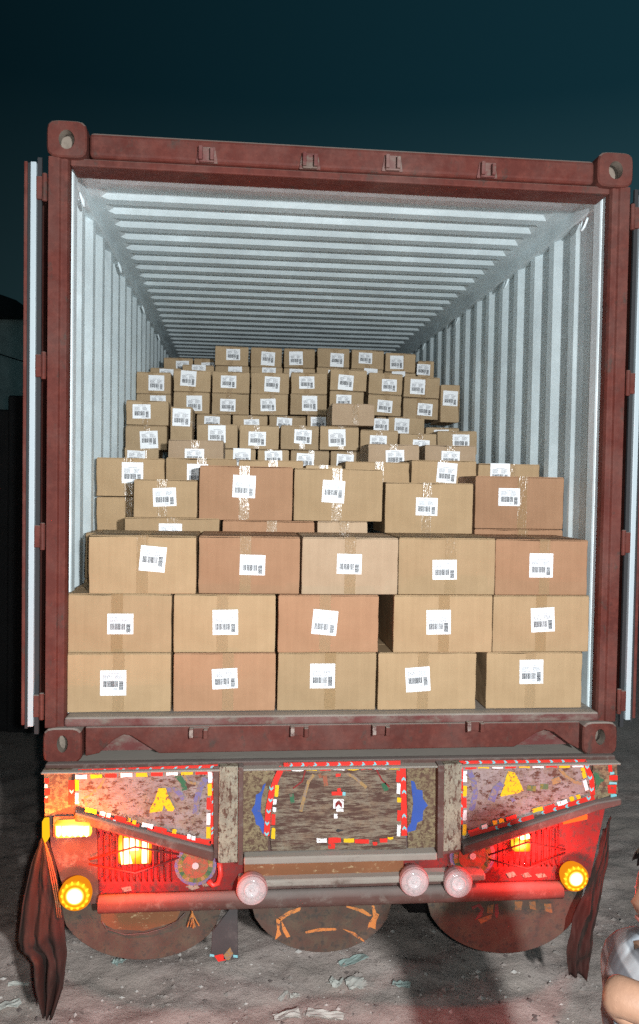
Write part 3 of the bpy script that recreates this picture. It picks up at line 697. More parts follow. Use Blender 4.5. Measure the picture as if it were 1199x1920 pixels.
for x, c in zip((125,240,350,465,580,695,808,922,1030), 'wyrwyrwyr'): patch(pl, A3(x, 143 - x*0.037), 22, 7.5, c, YP, -0.03)
for x, y, c in ((1095,135,'w'),(1092,235,'y'),(1085,340,'r'),(1083,455,'w'),(1083,558,'y')): patch(pl, A3(x, y), 7.5, 22, c, YP)
for x, y, c in ((92,200,'y'),(92,300,'w')): patch(pl, A3(x, y), 7, 21, c, YP)
for x, y, c, w in ((197,393,'y',21),(285,415,'w',11),(330,428,'w',8),(420,455,'r',22),(485,463,'y',6),(525,478,'y',7),(623,505,'w',21),(720,535,'r',24),(825,550,'y',8),(935,588,'w',7),(970,597,'w',8),(1050,620,'r',22)): patch(pl, A3(x, y), w, 8, c, YP, 0.22)
for x, y in ((285,455),(375,470),(95,405)): patch(pl, A3(x, y), 5, 6, 'w', YP)
def A5(x, y): return (850 + x/3.633, 1420 + y/3.633)
strip(pr, [A5(50,48), A5(915,37)], 8, YP); strip(pr, [A5(62,50), A5(60,470)], 8, YP); strip(pr, [A5(905,40), A5(955,150), A5(965,270)], 9, YP)
strip(pr, [A5(975,282), A5(620,385)], 9, YP); strip(pr, [A5(560,415), A5(120,540)], 8, YP)
for x in (105,195,285,365,440,515,595,680,760,850): chevron(pr, A5(x, 47 - x*0.012), 4.0, 0.0, YP)
for x, y in ((925,75),(945,150),(955,230),(935,290)): chevron(pr, A5(x, y), 4.6, math.pi/2, YP)
for x, y in ((58,78),(57,160),(60,245),(60,340),(57,425)): chevron(pr, A5(x, y), 4.0, -math.pi/2, YP)
for x, y in ((860,320),(785,345),(703,365),(620,390),(465,440),(390,470),(305,492)): chevron(pr, A5(x, y), 4.0, math.pi - 0.28, YP)
for x, c in zip((130,215,310,400,495,590,680,770,862), 'rywrywryw'): patch(pr, A5(x, 77 - x*0.016), 21, 7.5, c, YP, -0.02)
for x, y, c in ((88,140,'w'),(88,240,'y'),(85,320,'r'),(88,405,'w'),(85,505,'y')): patch(pr, A5(x, y), 7, 20, c, YP)
for x, y, c in ((900,115,'y'),(915,200,'w')): patch(pr, A5(x, y), 7, 20, c, YP, -0.25)
for x, y, c, w in ((865,280,'y',7),(820,293,'y',8),(755,318,'w',19),(670,350,'r',20),(585,368,'y',20),(405,425,'r',20),(340,445,'y',9),(295,458,'y',8),(222,483,'w',11),(150,515,'r',22)): patch(pr, A5(x, y), w, 8, c, YP, -0.28)
YW = -0.0755
for x, y, c, w, h in ((1082,50,'c',4,5),(1087,85,'r',7,16),(1100,120,'c',7,6),(1110,150,'r',15,9),(1105,190,'c',14,5),(1100,230,'r',16,16),(1112,280,'c',11,9)): patch(wing_r, A5(x, y), w, h, c, YW)
for x, y, c, w, h in ((86,1467,'r',8,10),(84,1478,'w',5,7),(87,1489,'r',9,12),(85,1505,'r',7,10),(85,1499,'c',6,4)): patch(wing_l, (x, y), w, h, c, YW)
def A4(x, y): return (470 + x/3.426, 1425 + y/3.426)
YQ = -0.0785
strip(pc, [A4(215,42), A4(970,28)], 8, YQ); strip(pc, [A4(205,55), A4(165,140), A4(135,230), A4(115,340), A4(105,500)], 11, YQ); strip(pc, [A4(985,60), A4(988,180), A4(993,320), A4(995,500)], 11, YQ)
for x in (265,340,420,500,575,655,730,805,885): chevron(pc, A4(x, 46 - x*0.013), 3.8, 0.3, YQ)
for x, y in ((135,195),(130,270),(118,343),(108,420),(105,488)): chevron(pc, A4(x, y), 4.6, math.pi/2, YQ)
for x, y in ((990,133),(993,215),(993,370),(995,450)): chevron(pc, A4(x, y), 4.6, -math.pi/2, YQ)
for x, c in zip((225,305,395,485,573,662,750,840,927), 'rwyrwyrwy'): patch(pc, A4(x, 73 - x*0.017), 21, 7.5, c, YQ, -0.02)
for x, y, c, h in ((170,210,'y',22),(158,280,'w',10),(155,330,'w',8),(150,395,'r',20),(147,485,'y',20),(955,115,'r',22),(957,195,'w',20),(960,270,'y',9),(960,370,'r',20),(960,465,'w',21)): patch(pc, A4(x, y), 7, h, c, YQ, 0.05)
for x, y, c, w, h in ((462,530,'w',19,8),(545,528,'r',24,10),(525,565,'r',13,9),(637,530,'y',19,8),(720,535,'r',27,8),(860,530,'r',14,8),(905,514,'y',10,4),(805,550,'r',8,6),(568,108,'r',9,6),(560,228,'r',20,7),(572,205,'r',7,7),(605,230,'c',6,7),(570,292,'w',19,17),(552,372,'w',6,9),(578,335,'w',14,6)): patch(pc, A4(x, y), w, h, c, YQ)
chevron(pc, A4(570, 292), 8.0, -math.pi/2, YQ - 0.0012, 'maroon')
plate('keyhole', [A4(550,467), A4(565,456), A4(580,461), A4(608,466), A4(580,473), A4(565,480)], M['rubber'], YQ - 0.001, YQ, pc)
def motif(panel, pts, mat, ytop, name='painted_motif'): return plate(name, pts, M[mat], ytop - 0.0009, ytop + 0.0001, panel)
plate('painted_scallop', [A4(*q) for q in ((100,165),(82,178),(72,215),(55,232),(36,240),(30,300),(6,340),(26,375),(36,432),(58,442),(76,485),(92,505),(98,440),(66,350),(72,260))], M['blue'], -0.0715, -0.0695, cl)
plate('painted_scallop', [A4(*q) for q in ((1040,148),(1062,155),(1078,205),(1115,213),(1118,265),(1149,308),(1120,345),(1115,405),(1082,420),(1070,470),(1018,482),(1000,560),(975,565),(985,510),(1040,420),(1055,300))], M['blue'], -0.0715, -0.0695, cr)
plate('painted_scallop', [A5(*q) for q in ((958,95),(975,110),(1000,115),(1010,145),(1045,165),(1010,195),(1000,225),(978,242),(985,190),(975,140))], M['green'], -0.0820, -0.0805, pr)
def tri(panel, pts, fn): 
    o = motif(panel, [fn(*q) for q in pts], 'sign_yellow', YP - 0.001, 'warning_triangle'); o['label'] = 'worn yellow warning triangle'
tri(pl, ((705,225),(760,222),(790,305),(828,378),(815,398),(775,395),(745,350),(735,395),(640,410),(645,375),(680,310)), A3)
tri(pr, ((385,105),(430,112),(465,180),(490,238),(450,255),(328,280),(352,215),(368,150)), A5)
def arc(panel, pts, w, mat, fn, ytop):
    pts = [fn(*q) for q in pts]; L = []; Rr = []
    for i, p in enumerate(pts):
        a = pts[max(i-1, 0)]; b = pts[min(i+1, len(pts)-1)]; dx, dy = b[0]-a[0], b[1]-a[1]; n = math.hypot(dx, dy)
        L.append((p[0] - dy/n*w/2, p[1] + dx/n*w/2)); Rr.append((p[0] + dy/n*w/2, p[1] - dx/n*w/2))
    mb = MB()
    for i in range(len(pts)-1): mb.prism([P2(L[i]), P2(L[i+1]), P2(Rr[i+1]), P2(Rr[i])], ytop - 0.0007, ytop)
    return link('painted_arc', mb.data('painted_arc', M[mat]), panel, local=True)
arc(pl, ((300,145),(270,210),(215,255),(150,300),(165,360)), 5, 'ochre', A3, YP); arc(pl, ((770,240),(830,235),(870,270),(895,310)), 9, 'faded_blue', A3, YP)
arc(pl, ((1065,150),(1020,220),(995,310),(985,420)), 11, 'faded_blue', A3, YP); arc(pl, ((845,125),(890,180),(905,240)), 10, 'green', A3, YP); arc(pl, ((900,130),(930,180),(990,190)), 5, 'ochre', A3, YP)
arc(pr, ((115,100),(150,170),(160,260),(135,375)), 10, 'faded_blue', A5, YP); arc(pr, ((345,190),(300,230),(270,310)), 13, 'faded_blue', A5, YP); arc(pr, ((735,85),(780,140),(845,180),(890,190)), 6, 'ochre', A5, YP)
arc(pr, ((515,220),(575,225)), 10, 'olive', A5, YP); arc(pr, ((605,210),(660,212)), 10, 'olive', A5, YP); arc(pr, ((685,180),(740,160)), 11, 'ochre', A5, YP); arc(pr, ((410,285),(425,310)), 7, 'faded_blue', A5, YP)
arc(pc, ((410,105),(375,150),(350,240),(325,345)), 6, 'ochre', A4, YQ); arc(pc, ((620,100),(665,115),(750,190)), 6, 'ochre', A4, YQ); arc(pc, ((355,80),(335,150),(275,195)), 3, 'maroon', A4, YQ); arc(pc, ((815,75),(850,140),(900,185)), 3, 'maroon', A4, YQ)
arc(pc, ((480,110),(490,180)), 8, 'rose', A4, YQ); arc(pc, ((445,100),(455,125)), 6, 'rose', A4, YQ); arc(pc, ((860,160),(880,210)), 9, 'green', A4, YQ)
arc(pc, ((265,230),(275,290)), 8, 'green', A4, YQ)

# lower back: red apron, rusted beam, rails
plate('red_apron', [(150,1545),(406,1618),(822,1612),(1118,1522),(1120,1660),(1105,1690),(185,1712),(150,1700)], M['red_paint'], -0.015, 0.02, bevel=0.004)
plate('rust_beam', [(458,1621),(762,1611),(762,1650),(458,1660)], M['rust_beam'], -0.05, -0.016, bevel=0.004)
zr = at(600, 1655, YT).z
MB().box(-0.42, 0.62, -0.095, -0.016, zr - 0.016, zr + 0.012).build('upper_rail', M['ledge'], TR, bevel=0.008)
zp = at(600, 1689, YT).z
MB().tube([(-0.98, -0.07, zp), (-0.4, -0.07, zp), (0.3, -0.07, zp), (0.96, -0.07, zp)], 0.036, 16).build('bumper_pipe', M['brown_steel'], TR, smooth=True)
MB().box(-0.40, 0.60, -0.060, -0.017, zp + 0.036, zr - 0.017).build('rail_web', M['brown_steel'], TR)
plate('side_apron', [(85,1545),(176,1545),(180,1712),(120,1708),(88,1600)], M['brown_steel'], -0.03, 0.005)
plate('side_apron', [(1060,1512),(1120,1510),(1150,1520),(1120,1660),(1062,1668)], M['red_paint'], -0.03, -0.016)
def rosette(px, py, r, sx):
    c = at(px, py, -0.018)
    R0 = r/440.0
    o = MB().lathe(c, [(R0, 0.001), (R0, -0.002), (0, -0.002)], 30).build('painted_rosette', M['faded_blue'], TR)
    link('rosette_ring', MB().lathe(c, [(R0*0.84, -0.0021), (R0*0.84, -0.004), (0, -0.004)], 30).data('rosette_ring', M['olive']), o, local=True)
    link('rosette_disc', MB().lathe(c, [(R0*0.62, -0.0041), (R0*0.62, -0.0055), (0, -0.0055)], 30).data('rosette_disc', M['rose']), o, local=True)
    for k in range(12):
        a = 2*math.pi*k/12; mb = MB()
        q = [(c.x + R0*f*math.cos(a + d), c.z + R0*f*math.sin(a + d)) for f, d in ((0.64, -0.1), (0.82, -0.13), (0.82, 0.13), (0.64, 0.1))]
        link('petal', mb.prism(q, c.y - 0.0052, c.y - 0.0041).data('petal', M['green' if k % 2 else 'ochre']), o, local=True)
    link('hub', MB().lathe(c, [(0.014, -0.0056), (0.014, -0.009), (0, -0.0095)], 16).data('hub', M['white']), o, local=True)
rosette(367, 1622, 38, 1); rosette(886, 1604, 44, 1)
for q in ([(330,1662),(352,1652),(372,1660),(350,1672)], [(345,1680),(362,1674),(375,1682),(358,1688)], [(222,1684),(240,1680),(243,1689),(226,1692)], [(960,1655),(975,1652),(982,1660),(968,1663)], [(990,1656),(1003,1652),(1010,1660),(996,1664)], [(1018,1656),(1034,1654),(1040,1661),(1024,1664)], [(375,1675),(392,1672),(398,1678),(380,1682)]):
    plate('white_leaf', [jit(p, 1) for p in q], M['cream_post'], -0.019, -0.0152)
# red hook between the panels
p = [at(*q, -0.05) for q in ((413,1618),(415,1640),(410,1656),(400,1660),(392,1652))]
MB().tube(p, 0.011, 8).build('tow_hook', pmat('red_hook_paint', (0.55, 0.04, 0.03), 0.45)[0], TR, smooth=True)

# lamps
def lens_lamp(px, py, r, lit, Y=-0.115):
    c = at(px, py, Y); R0 = r/ (FPX/ (Y - CAM.y)) 
    base = MB().lathe(c, [(R0*0.86, 0.045), (R0*0.98, 0.02), (R0, -0.006), (R0*0.95, -0.012), (R0*0.90, -0.006), (R0*0.86, 0.006), (0, 0.008)], 36).build('round_lamp', M['lamp_rim'] if not lit else M['e_amber_dim'], TR, smooth=False)
    if lit:
        base['label'] = 'lit amber round lamp'
        for k in range(14):
            a = 2*math.pi*k/14
            link('led', MB().lathe(c + Vector((R0*0.78*math.cos(a), -0.010, R0*0.78*math.sin(a))), [(R0*0.10, 0.005), (R0*0.08, -0.006), (0, -0.008)], 10).data('led', M['e_led']), base, local=True)
        link('lens', MB().lathe(c, [(R0*0.90, 0.004), (R0*0.86, -0.010), (R0*0.62, -0.018), (R0*0.55, -0.014), (R0*0.40, -0.020), (R0*0.2, -0.026), (0, -0.028)], 32).data('lens', M['g_round'], True), base, local=True)
    else:
        base['label'] = 'unlit clear round lamp'
        link('reflector', MB().lathe(c, [(R0*0.52, 0.006), (R0*0.50, -0.016), (R0*0.46, -0.018), (R0*0.42, -0.008), (R0*0.20, -0.004), (R0*0.10, -0.016), (0, -0.018)], 30).data('reflector', M['white']), base, local=True)
        for k in range(5):
            a = -math.pi/2 + (k-2)*0.5
            link('led', MB().lathe(c + Vector((R0*0.70*math.cos(a), 0, R0*0.70*math.sin(a))), [(R0*0.12, 0.004), (R0*0.10, -0.004), (0, -0.006)], 10).data('led', M['dirty_steel']), base, local=True)
        link('lens', MB().lathe(c, [(R0*0.94, -0.011), (R0*0.90, -0.019), (R0*0.60, -0.026), (0, -0.028)], 36).data('lens', M['lens'], True), base, local=True)
    return c
lit1 = lens_lamp(142, 1677, 30, True); lit2 = lens_lamp(1078, 1645, 27, True)
for q in ((473,1667,29.5), (777,1652,28.5), (859,1655,28)): lens_lamp(*q, False)
for px, py in ((142,1677), (1078,1645), (473,1667), (777,1652), (859,1655)):
    c = at(px, py, -0.115); MB().box(c.x - 0.02, c.x + 0.02, -0.072, -0.015, c.z - 0.03, c.z + 0.03).build('lamp_bracket', M['brown_steel'], TR)
# amber bar lamp on the left wing with a side marker and its cables
bar = plate('bar_lamp', [(104,1541),(170,1539),(172,1566),(106,1570)], M['g_bar'], -0.115, -0.076, bevel=0.006)
bar['label'] = 'lit amber bar lamp'
for i in range(6):
    x = 112 + i*10.5; plate('led', [(x-4.4,1546),(x+4.4,1545.5),(x+4.4,1562),(x,1566),(x-4.4,1562.5)], M['e_core'], -0.1185, -0.1155, bar)
plate('lamp_mount', [(98,1536),(178,1534),(178,1572),(98,1575)], M['brown_steel'], -0.0755, -0.03)
sm = plate('side_marker', [(79,1540),(89,1539),(90,1576),(84,1582),(79,1570)], M['e_amber'], -0.10, -0.06, bevel=0.004); sm['label'] = 'lit amber side marker'
for k, off in enumerate((0, 7, 14)):
    pts = [at(*q, -0.06 - 0.006*k) for q in ((85,1580), (90+off*.4,1610), (97+off*.6,1650), (105+off*.5,1690), (108+off*.5,1720))]
    MB().tube(pts, 0.0028, 6).build('cable', M['rust_beam'], TR, smooth=True)
plate('orange_reflector', [(1064,1528),(1112,1517),(1112,1546),(1066,1556)], M['orange_lens'], -0.045, -0.0305)
# caged tail lamps
def caged(px0, px1, py0, py1, body, name):
    Y = -0.07
    lamp = plate('tail_lamp', [(body[0],body[2]),(body[1],body[2]),(body[1],body[3]),(body[0],body[3])], M['g_tail'], -0.06, -0.016, bevel=0.008)
    lamp['label'] = 'lit red tail lamp behind its cage'
    cx, cy = (body[0]+body[1])/2, (body[2]+body[3])/2
    return lamp
def cage(px0, px1, py0, py1, bars, skew):
    top = lambda x: py0 + skew*(x-px0)
    base = None; n = bars
    mbf = MB(); q = [at(px0, top(px0), -0.085), at((px0+px1)/2, py1 - 14 - 22, -0.10), at(px1, top(px1), -0.085)]
    mbf.tube([at(px0-18, (py0+py1)/2+6, -0.05), at((px0+px1)/2, (py0+py1)/2 - 18, -0.105), at(px1+14, (py0+py1)/2 - 4, -0.05)], 0.0042, 6)
    mbf.tube([at(px0-18, (py0+py1)/2+14, -0.05), at((px0+px1)/2, (py0+py1)/2 + 32, -0.105), at(px1+14, (py0+py1)/2 + 2, -0.05)], 0.0042, 6)
    base = mbf.build('lamp_cage', M['red_paint'], TR, smooth=True)
    for i in range(n):
        x = px0 + (px1-px0)*i/(n-1); u = 1 - abs(i/(n-1) - .5)*2; Yb = -0.055 - 0.045*u
        link('cage_bar', MB().tube([at(x, top(x), -0.03), at(x, top(x)+5, Yb), at(x, py1-6, Yb), at(x, py1, -0.03)], 0.0032, 6).data('cage_bar', M['red_paint'], True), base, local=True)
tl = caged(190, 325, 1566, 1645, (219, 281, 1578, 1630), 'l')
for q in ([(229,1580),(258,1578),(258,1602),(231,1604)], [(263,1583),(277,1583),(276,1626),(263,1627)], [(223,1606),(240,1604),(246,1627),(226,1629)]): plate('bulb', q, M['e_core'], -0.0635, -0.0605, tl)
tr = caged(0, 0, 0, 0, (970, 1002, 1584, 1606), 'r')
plate('bulb', [(972,1574),(978,1562),(988,1556),(996,1568),(1002,1578),(984,1582)], M['e_core'], -0.066, -0.0505, tr)
cage(186, 322, 1560, 1652, 13, 0.10); cage(934, 1046, 1570, 1624, 12, -0.18)
# their light
def lamp_light(c, col, e, r=0.02):
    l = bpy.data.lights.new('lamp_light', 'POINT'); l.energy = e; l.color = col; l.shadow_soft_size = r
    o = bpy.data.objects.new('lamp_light', l); COL.objects.link(o); o.location = c
RED, AMB = (1.0, 0.035, 0.03), (1.0, 0.22, 0.01)
lamp_light(at(250, 1610, -0.10), RED, 12.0); lamp_light(at(985, 1590, -0.10), RED, 12.0)
lamp_light(at(142, 1690, -0.26), (1.0, 0.06, 0.02), 10.0); lamp_light(at(1078, 1660, -0.26), (1.0, 0.05, 0.03), 11.0)
lamp_light(at(138, 1560, -0.20), AMB, 8.0); lamp_light(at(74, 1562, -0.14), AMB, 6.0)

# round-bottomed mud flaps
def mudflap(pts, Y, label, name='mud_flap'):
    o = MB().prism([P2(q, Y) for q in pts], Y, Y + 0.012).build(name, M['flap_paint'], TR, bevel=0.003)
    o['label'] = label; return o
def sub(parent, name, pts, Y, mat): return link(name, MB().prism([P2(q, Y) for q in pts], Y - 0.0012, Y - 0.0002).data(name, M[mat]), parent, local=True)
def bowl(x0, x1, yt, yb, n=22, tilt=0.0): return [(x0 + (x1-x0)*i/n, yt + (yb-yt)*math.sqrt(max(0, 1-(2*i/n-1)**2)) + tilt*(x0 + (x1-x0)*i/n - (x0+x1)/2)) for i in range(n+1)]
YM = 0.10
f1 = mudflap(bowl(110, 420, 1690, 1800), YM, 'round bottomed mud flap on the left, lit red')
sub(f1, 'painted_panel', [(190,1712),(340,1705),(330,1728),(270,1745),(215,1742),(190,1730)], YM, 'rust_beam')
f2 = mudflap(bowl(466, 740, 1675, 1786), YM, 'round bottomed mud flap in the middle with orange brush strokes')
for q in ([(520,1722),(545,1706),(566,1700),(562,1708),(540,1717),(528,1726)], [(518,1722),(527,1722),(524,1742),(528,1752),(516,1762),(520,1742)], [(528,1726),(535,1738),(545,1756),(538,1758),(530,1744)],
          [(572,1746),(600,1740),(632,1740),(632,1744),(600,1746),(574,1750)], [(642,1741),(665,1748),(682,1762),(686,1768),(664,1754)],
          [(650,1698),(680,1704),(698,1716),(692,1718),(672,1708),(650,1701)], [(697,1698),(702,1698),(706,1712),(712,1714),(706,1726),(704,1742),(694,1738),(688,1744),(692,1730),(700,1718)]):
    sub(f2, 'brush_stroke', q, YM, 'orange')
f3 = mudflap(bowl(795, 1095, 1668, 1788), YM, 'round bottomed mud flap on the right, in shadow')
for q in ([(884,1700),(900,1694),(908,1704),(904,1718),(890,1726),(896,1716),(902,1706),(896,1700),(886,1706)], [(928,1696),(934,1694),(936,1712),(932,1722),(928,1716)]): sub(f3, 'painted_mark', q, YM, 'maroon')
for q in ([(896,1724),(922,1714),(922,1722),(902,1732)], [(914,1698),(926,1696),(924,1712),(914,1712)], [(965,1690),(980,1690),(978,1706),(966,1706)], [(992,1690),(1004,1690),(1006,1706),(994,1704)], [(1020,1694),(1034,1694),(1036,1712),(1022,1708)]): sub(f3, 'painted_mark', q, YM, 'flap_dim')
# sagging wire and string of tinsel under the left flap
pts = [at(*q, 0.07) for q in ((192,1728),(200,1742),(235,1753),(275,1750),(310,1740),(335,1726),(348,1712))]
MB().tube(pts, 0.0025, 6).build('sagging_wire', M['brown_steel'], TR, smooth=True)
mb = MB()
for q in (((360,1690),(361,1712)), ((361,1712),(352,1738)), ((361,1712),(358,1738)), ((361,1712),(366,1738)), ((361,1712),(374,1736)), ((361,1712),(363,1740))):
    mb.tube([at(*q[0], 0.06), at((q[0][0]+q[1][0])/2 + random.uniform(-1, 1), (q[0][1]+q[1][1])/2, 0.055), at(*q[1], 0.06)], 0.003, 5)
mb.build('orange_tassel', M['orange'], TR)
# small rubber flap with a scrap of bright trim
rf = mudflap([(446,1700),(447,1800),(396,1793),(398,1748),(430,1706)], 0.06, 'small dark rubber flap', 'rubber_flap'); rf.data.materials[0] = worn_paint('grey_rubber', (0.06, 0.055, 0.055), (0.1, 0.09, 0.085), 0.55, 0.2, 12)
for q, mname in (([(402,1792),(418,1788),(424,1800),(410,1803)], 't_red'), ([(420,1790),(432,1776),(438,1788),(430,1800),(420,1798)], 'ochre'), ([(394,1788),(402,1790),(402,1794),(394,1793)], 't_cyan'), ([(438,1790),(446,1791),(446,1796),(438,1795)], 't_cyan')): sub(rf, 'bright_trim', q, 0.059, mname)

# hanging tarpaulins at both corners
def drape(name, left, right, Y, folds, amp, label):
    nu, nv = 40, 30; vs = []
    def ev(L, v):
        s = v*(len(L)-1); i = min(int(s), len(L)-2); f = s - i; return (L[i][0]*(1-f) + L[i+1][0]*f, L[i][1]*(1-f) + L[i+1][1]*f)
    for j in range(nv+1):
        v = j/nv; a = ev(left, v); b_ = ev(right, v)
        for i in range(nu+1):
            u = i/nu; hem = 10*math.sin(u*7+1)*max(0, v-0.8)*5*0.2
            p = at(a[0]*(1-u) + b_[0]*u, a[1]*(1-u) + b_[1]*u + hem, Y)
            p.y += amp*(0.3 + 0.7*v)*(math.sin(u*folds*2*math.pi + 1.3*math.sin(v*3)) + 0.5*math.sin(u*folds*4.7 + v*2)) + 0.03*noise.noise(Vector((u*4, v*5, 1))) + 0.014*noise.noise(Vector((u*11, v*14, 4)))
            vs.append(p)
    mb = MB(); n = nu+1; mb.add(vs, [(j*n+i, j*n+i+1, (j+1)*n+i+1, (j+1)*n+i) for j in range(nv) for i in range(nu)])
    o = mb.build(name, M['cloth'], smooth=True); s = o.modifiers.new('thick', 'SOLIDIFY'); s.thickness = 0.003
    return tag(o, label, 'tarpaulin', 'tarpaulins hanging at the trailer corners')
drape('hanging_tarpaulin', [(78,1572),(58,1620),(42,1690),(32,1770),(36,1788),(58,1800),(62,1850),(82,1896)], [(86,1566),(104,1620),(112,1680),(118,1720),(122,1760),(124,1800),(118,1850),(98,1906)], -0.03, 3, 0.022, 'dark brown tarpaulin hanging in folds at the left trailer corner')
drape('hanging_tarpaulin', [(1132,1560),(1118,1620),(1098,1680),(1076,1730),(1066,1790),(1070,1830)], [(1146,1530),(1142,1600),(1128,1680),(1118,1730),(1110,1790),(1098,1830)], -0.03, 2, 0.018, 'dark tarpaulin hanging in red light at the right trailer corner')

# ------------------------------------------------------------------ litter on the dirt
def scrap(px, py, w, l, ang, mat, label, cat='litter', up=0.3):
    c = on_ground(px, py); c.z = gz(c.x, c.y); rnd = random.Random(int(px*7+py)); nu = 5; vs = []
    for j in range(nu+1):
        for i in range(nu+1):
            x = (i/nu-.5)*l; y = (j/nu-.5)*w*(0.7+0.6*rnd.random())
            X = c.x + x*math.cos(ang) - y*math.sin(ang); Y = c.y + x*math.sin(ang) + y*math.cos(ang)
            vs.append((X, Y, gz(X, Y) + 0.006 + rnd.random()*w*up))
    n = nu+1; o = MB().add(vs, [(j*n+i, j*n+i+1, (j+1)*n+i+1, (j+1)*n+i) for j in range(nu) for i in range(nu)]).build('litter_scrap', mat, smooth=False)
    s = o.modifiers.new('thick', 'SOLIDIFY'); s.thickness = 0.002
    return tag(o, label, cat, 'scraps of litter on the dirt')
wp = worn_paint('dirty_white_plastic', (0.55, 0.55, 0.50), (0.25, 0.22, 0.2), 0.58, 0.1, 20)
tp = worn_paint('teal_plastic', (0.40, 0.50, 0.46), (0.25, 0.22, 0.2), 0.55, 0.1, 20)
for a in ((664,1809,0.05,0.17,0.5,tp,'long pale green plastic scrap below the middle mud flap'),
          (668,1853,0.07,0.10,0.2,wp,'crumpled off-white plastic scrap right of the smaller round one'),
          (630,1848,0.06,0.06,1.1,wp,'small round off-white scrap left of the crumpled plastic'),
          (753,1855,0.05,0.09,-0.3,tp,'pale bluish scrap at the edge of the dark shadow'),
          (553,1867,0.03,0.05,0.1,wp,'tiny white chip left of middle near the bottom edge'),
          (532,1867,0.02,0.07,1.0,wp,'thin slanted white splinter beside the tiny chip'),
          (610,1905,0.05,0.18,-0.25,wp,'broad pale scrap at the bottom edge in the middle'),
          (538,1906,0.05,0.13,0.2,wp,'flat greyish scrap at the bottom edge left of middle'),
          (35,1846,0.03,0.10,0.1,wp,'bent pale twig-like scrap left of the hanging tarpaulin'),
          (17,1886,0.05,0.11,0.5,wp,'curled cream scrap at the lower left corner'),
          (222,1806,0.05,0.06,0.8,tp,'bluish triangular scrap under the left mud flap')):
    scrap(*a)

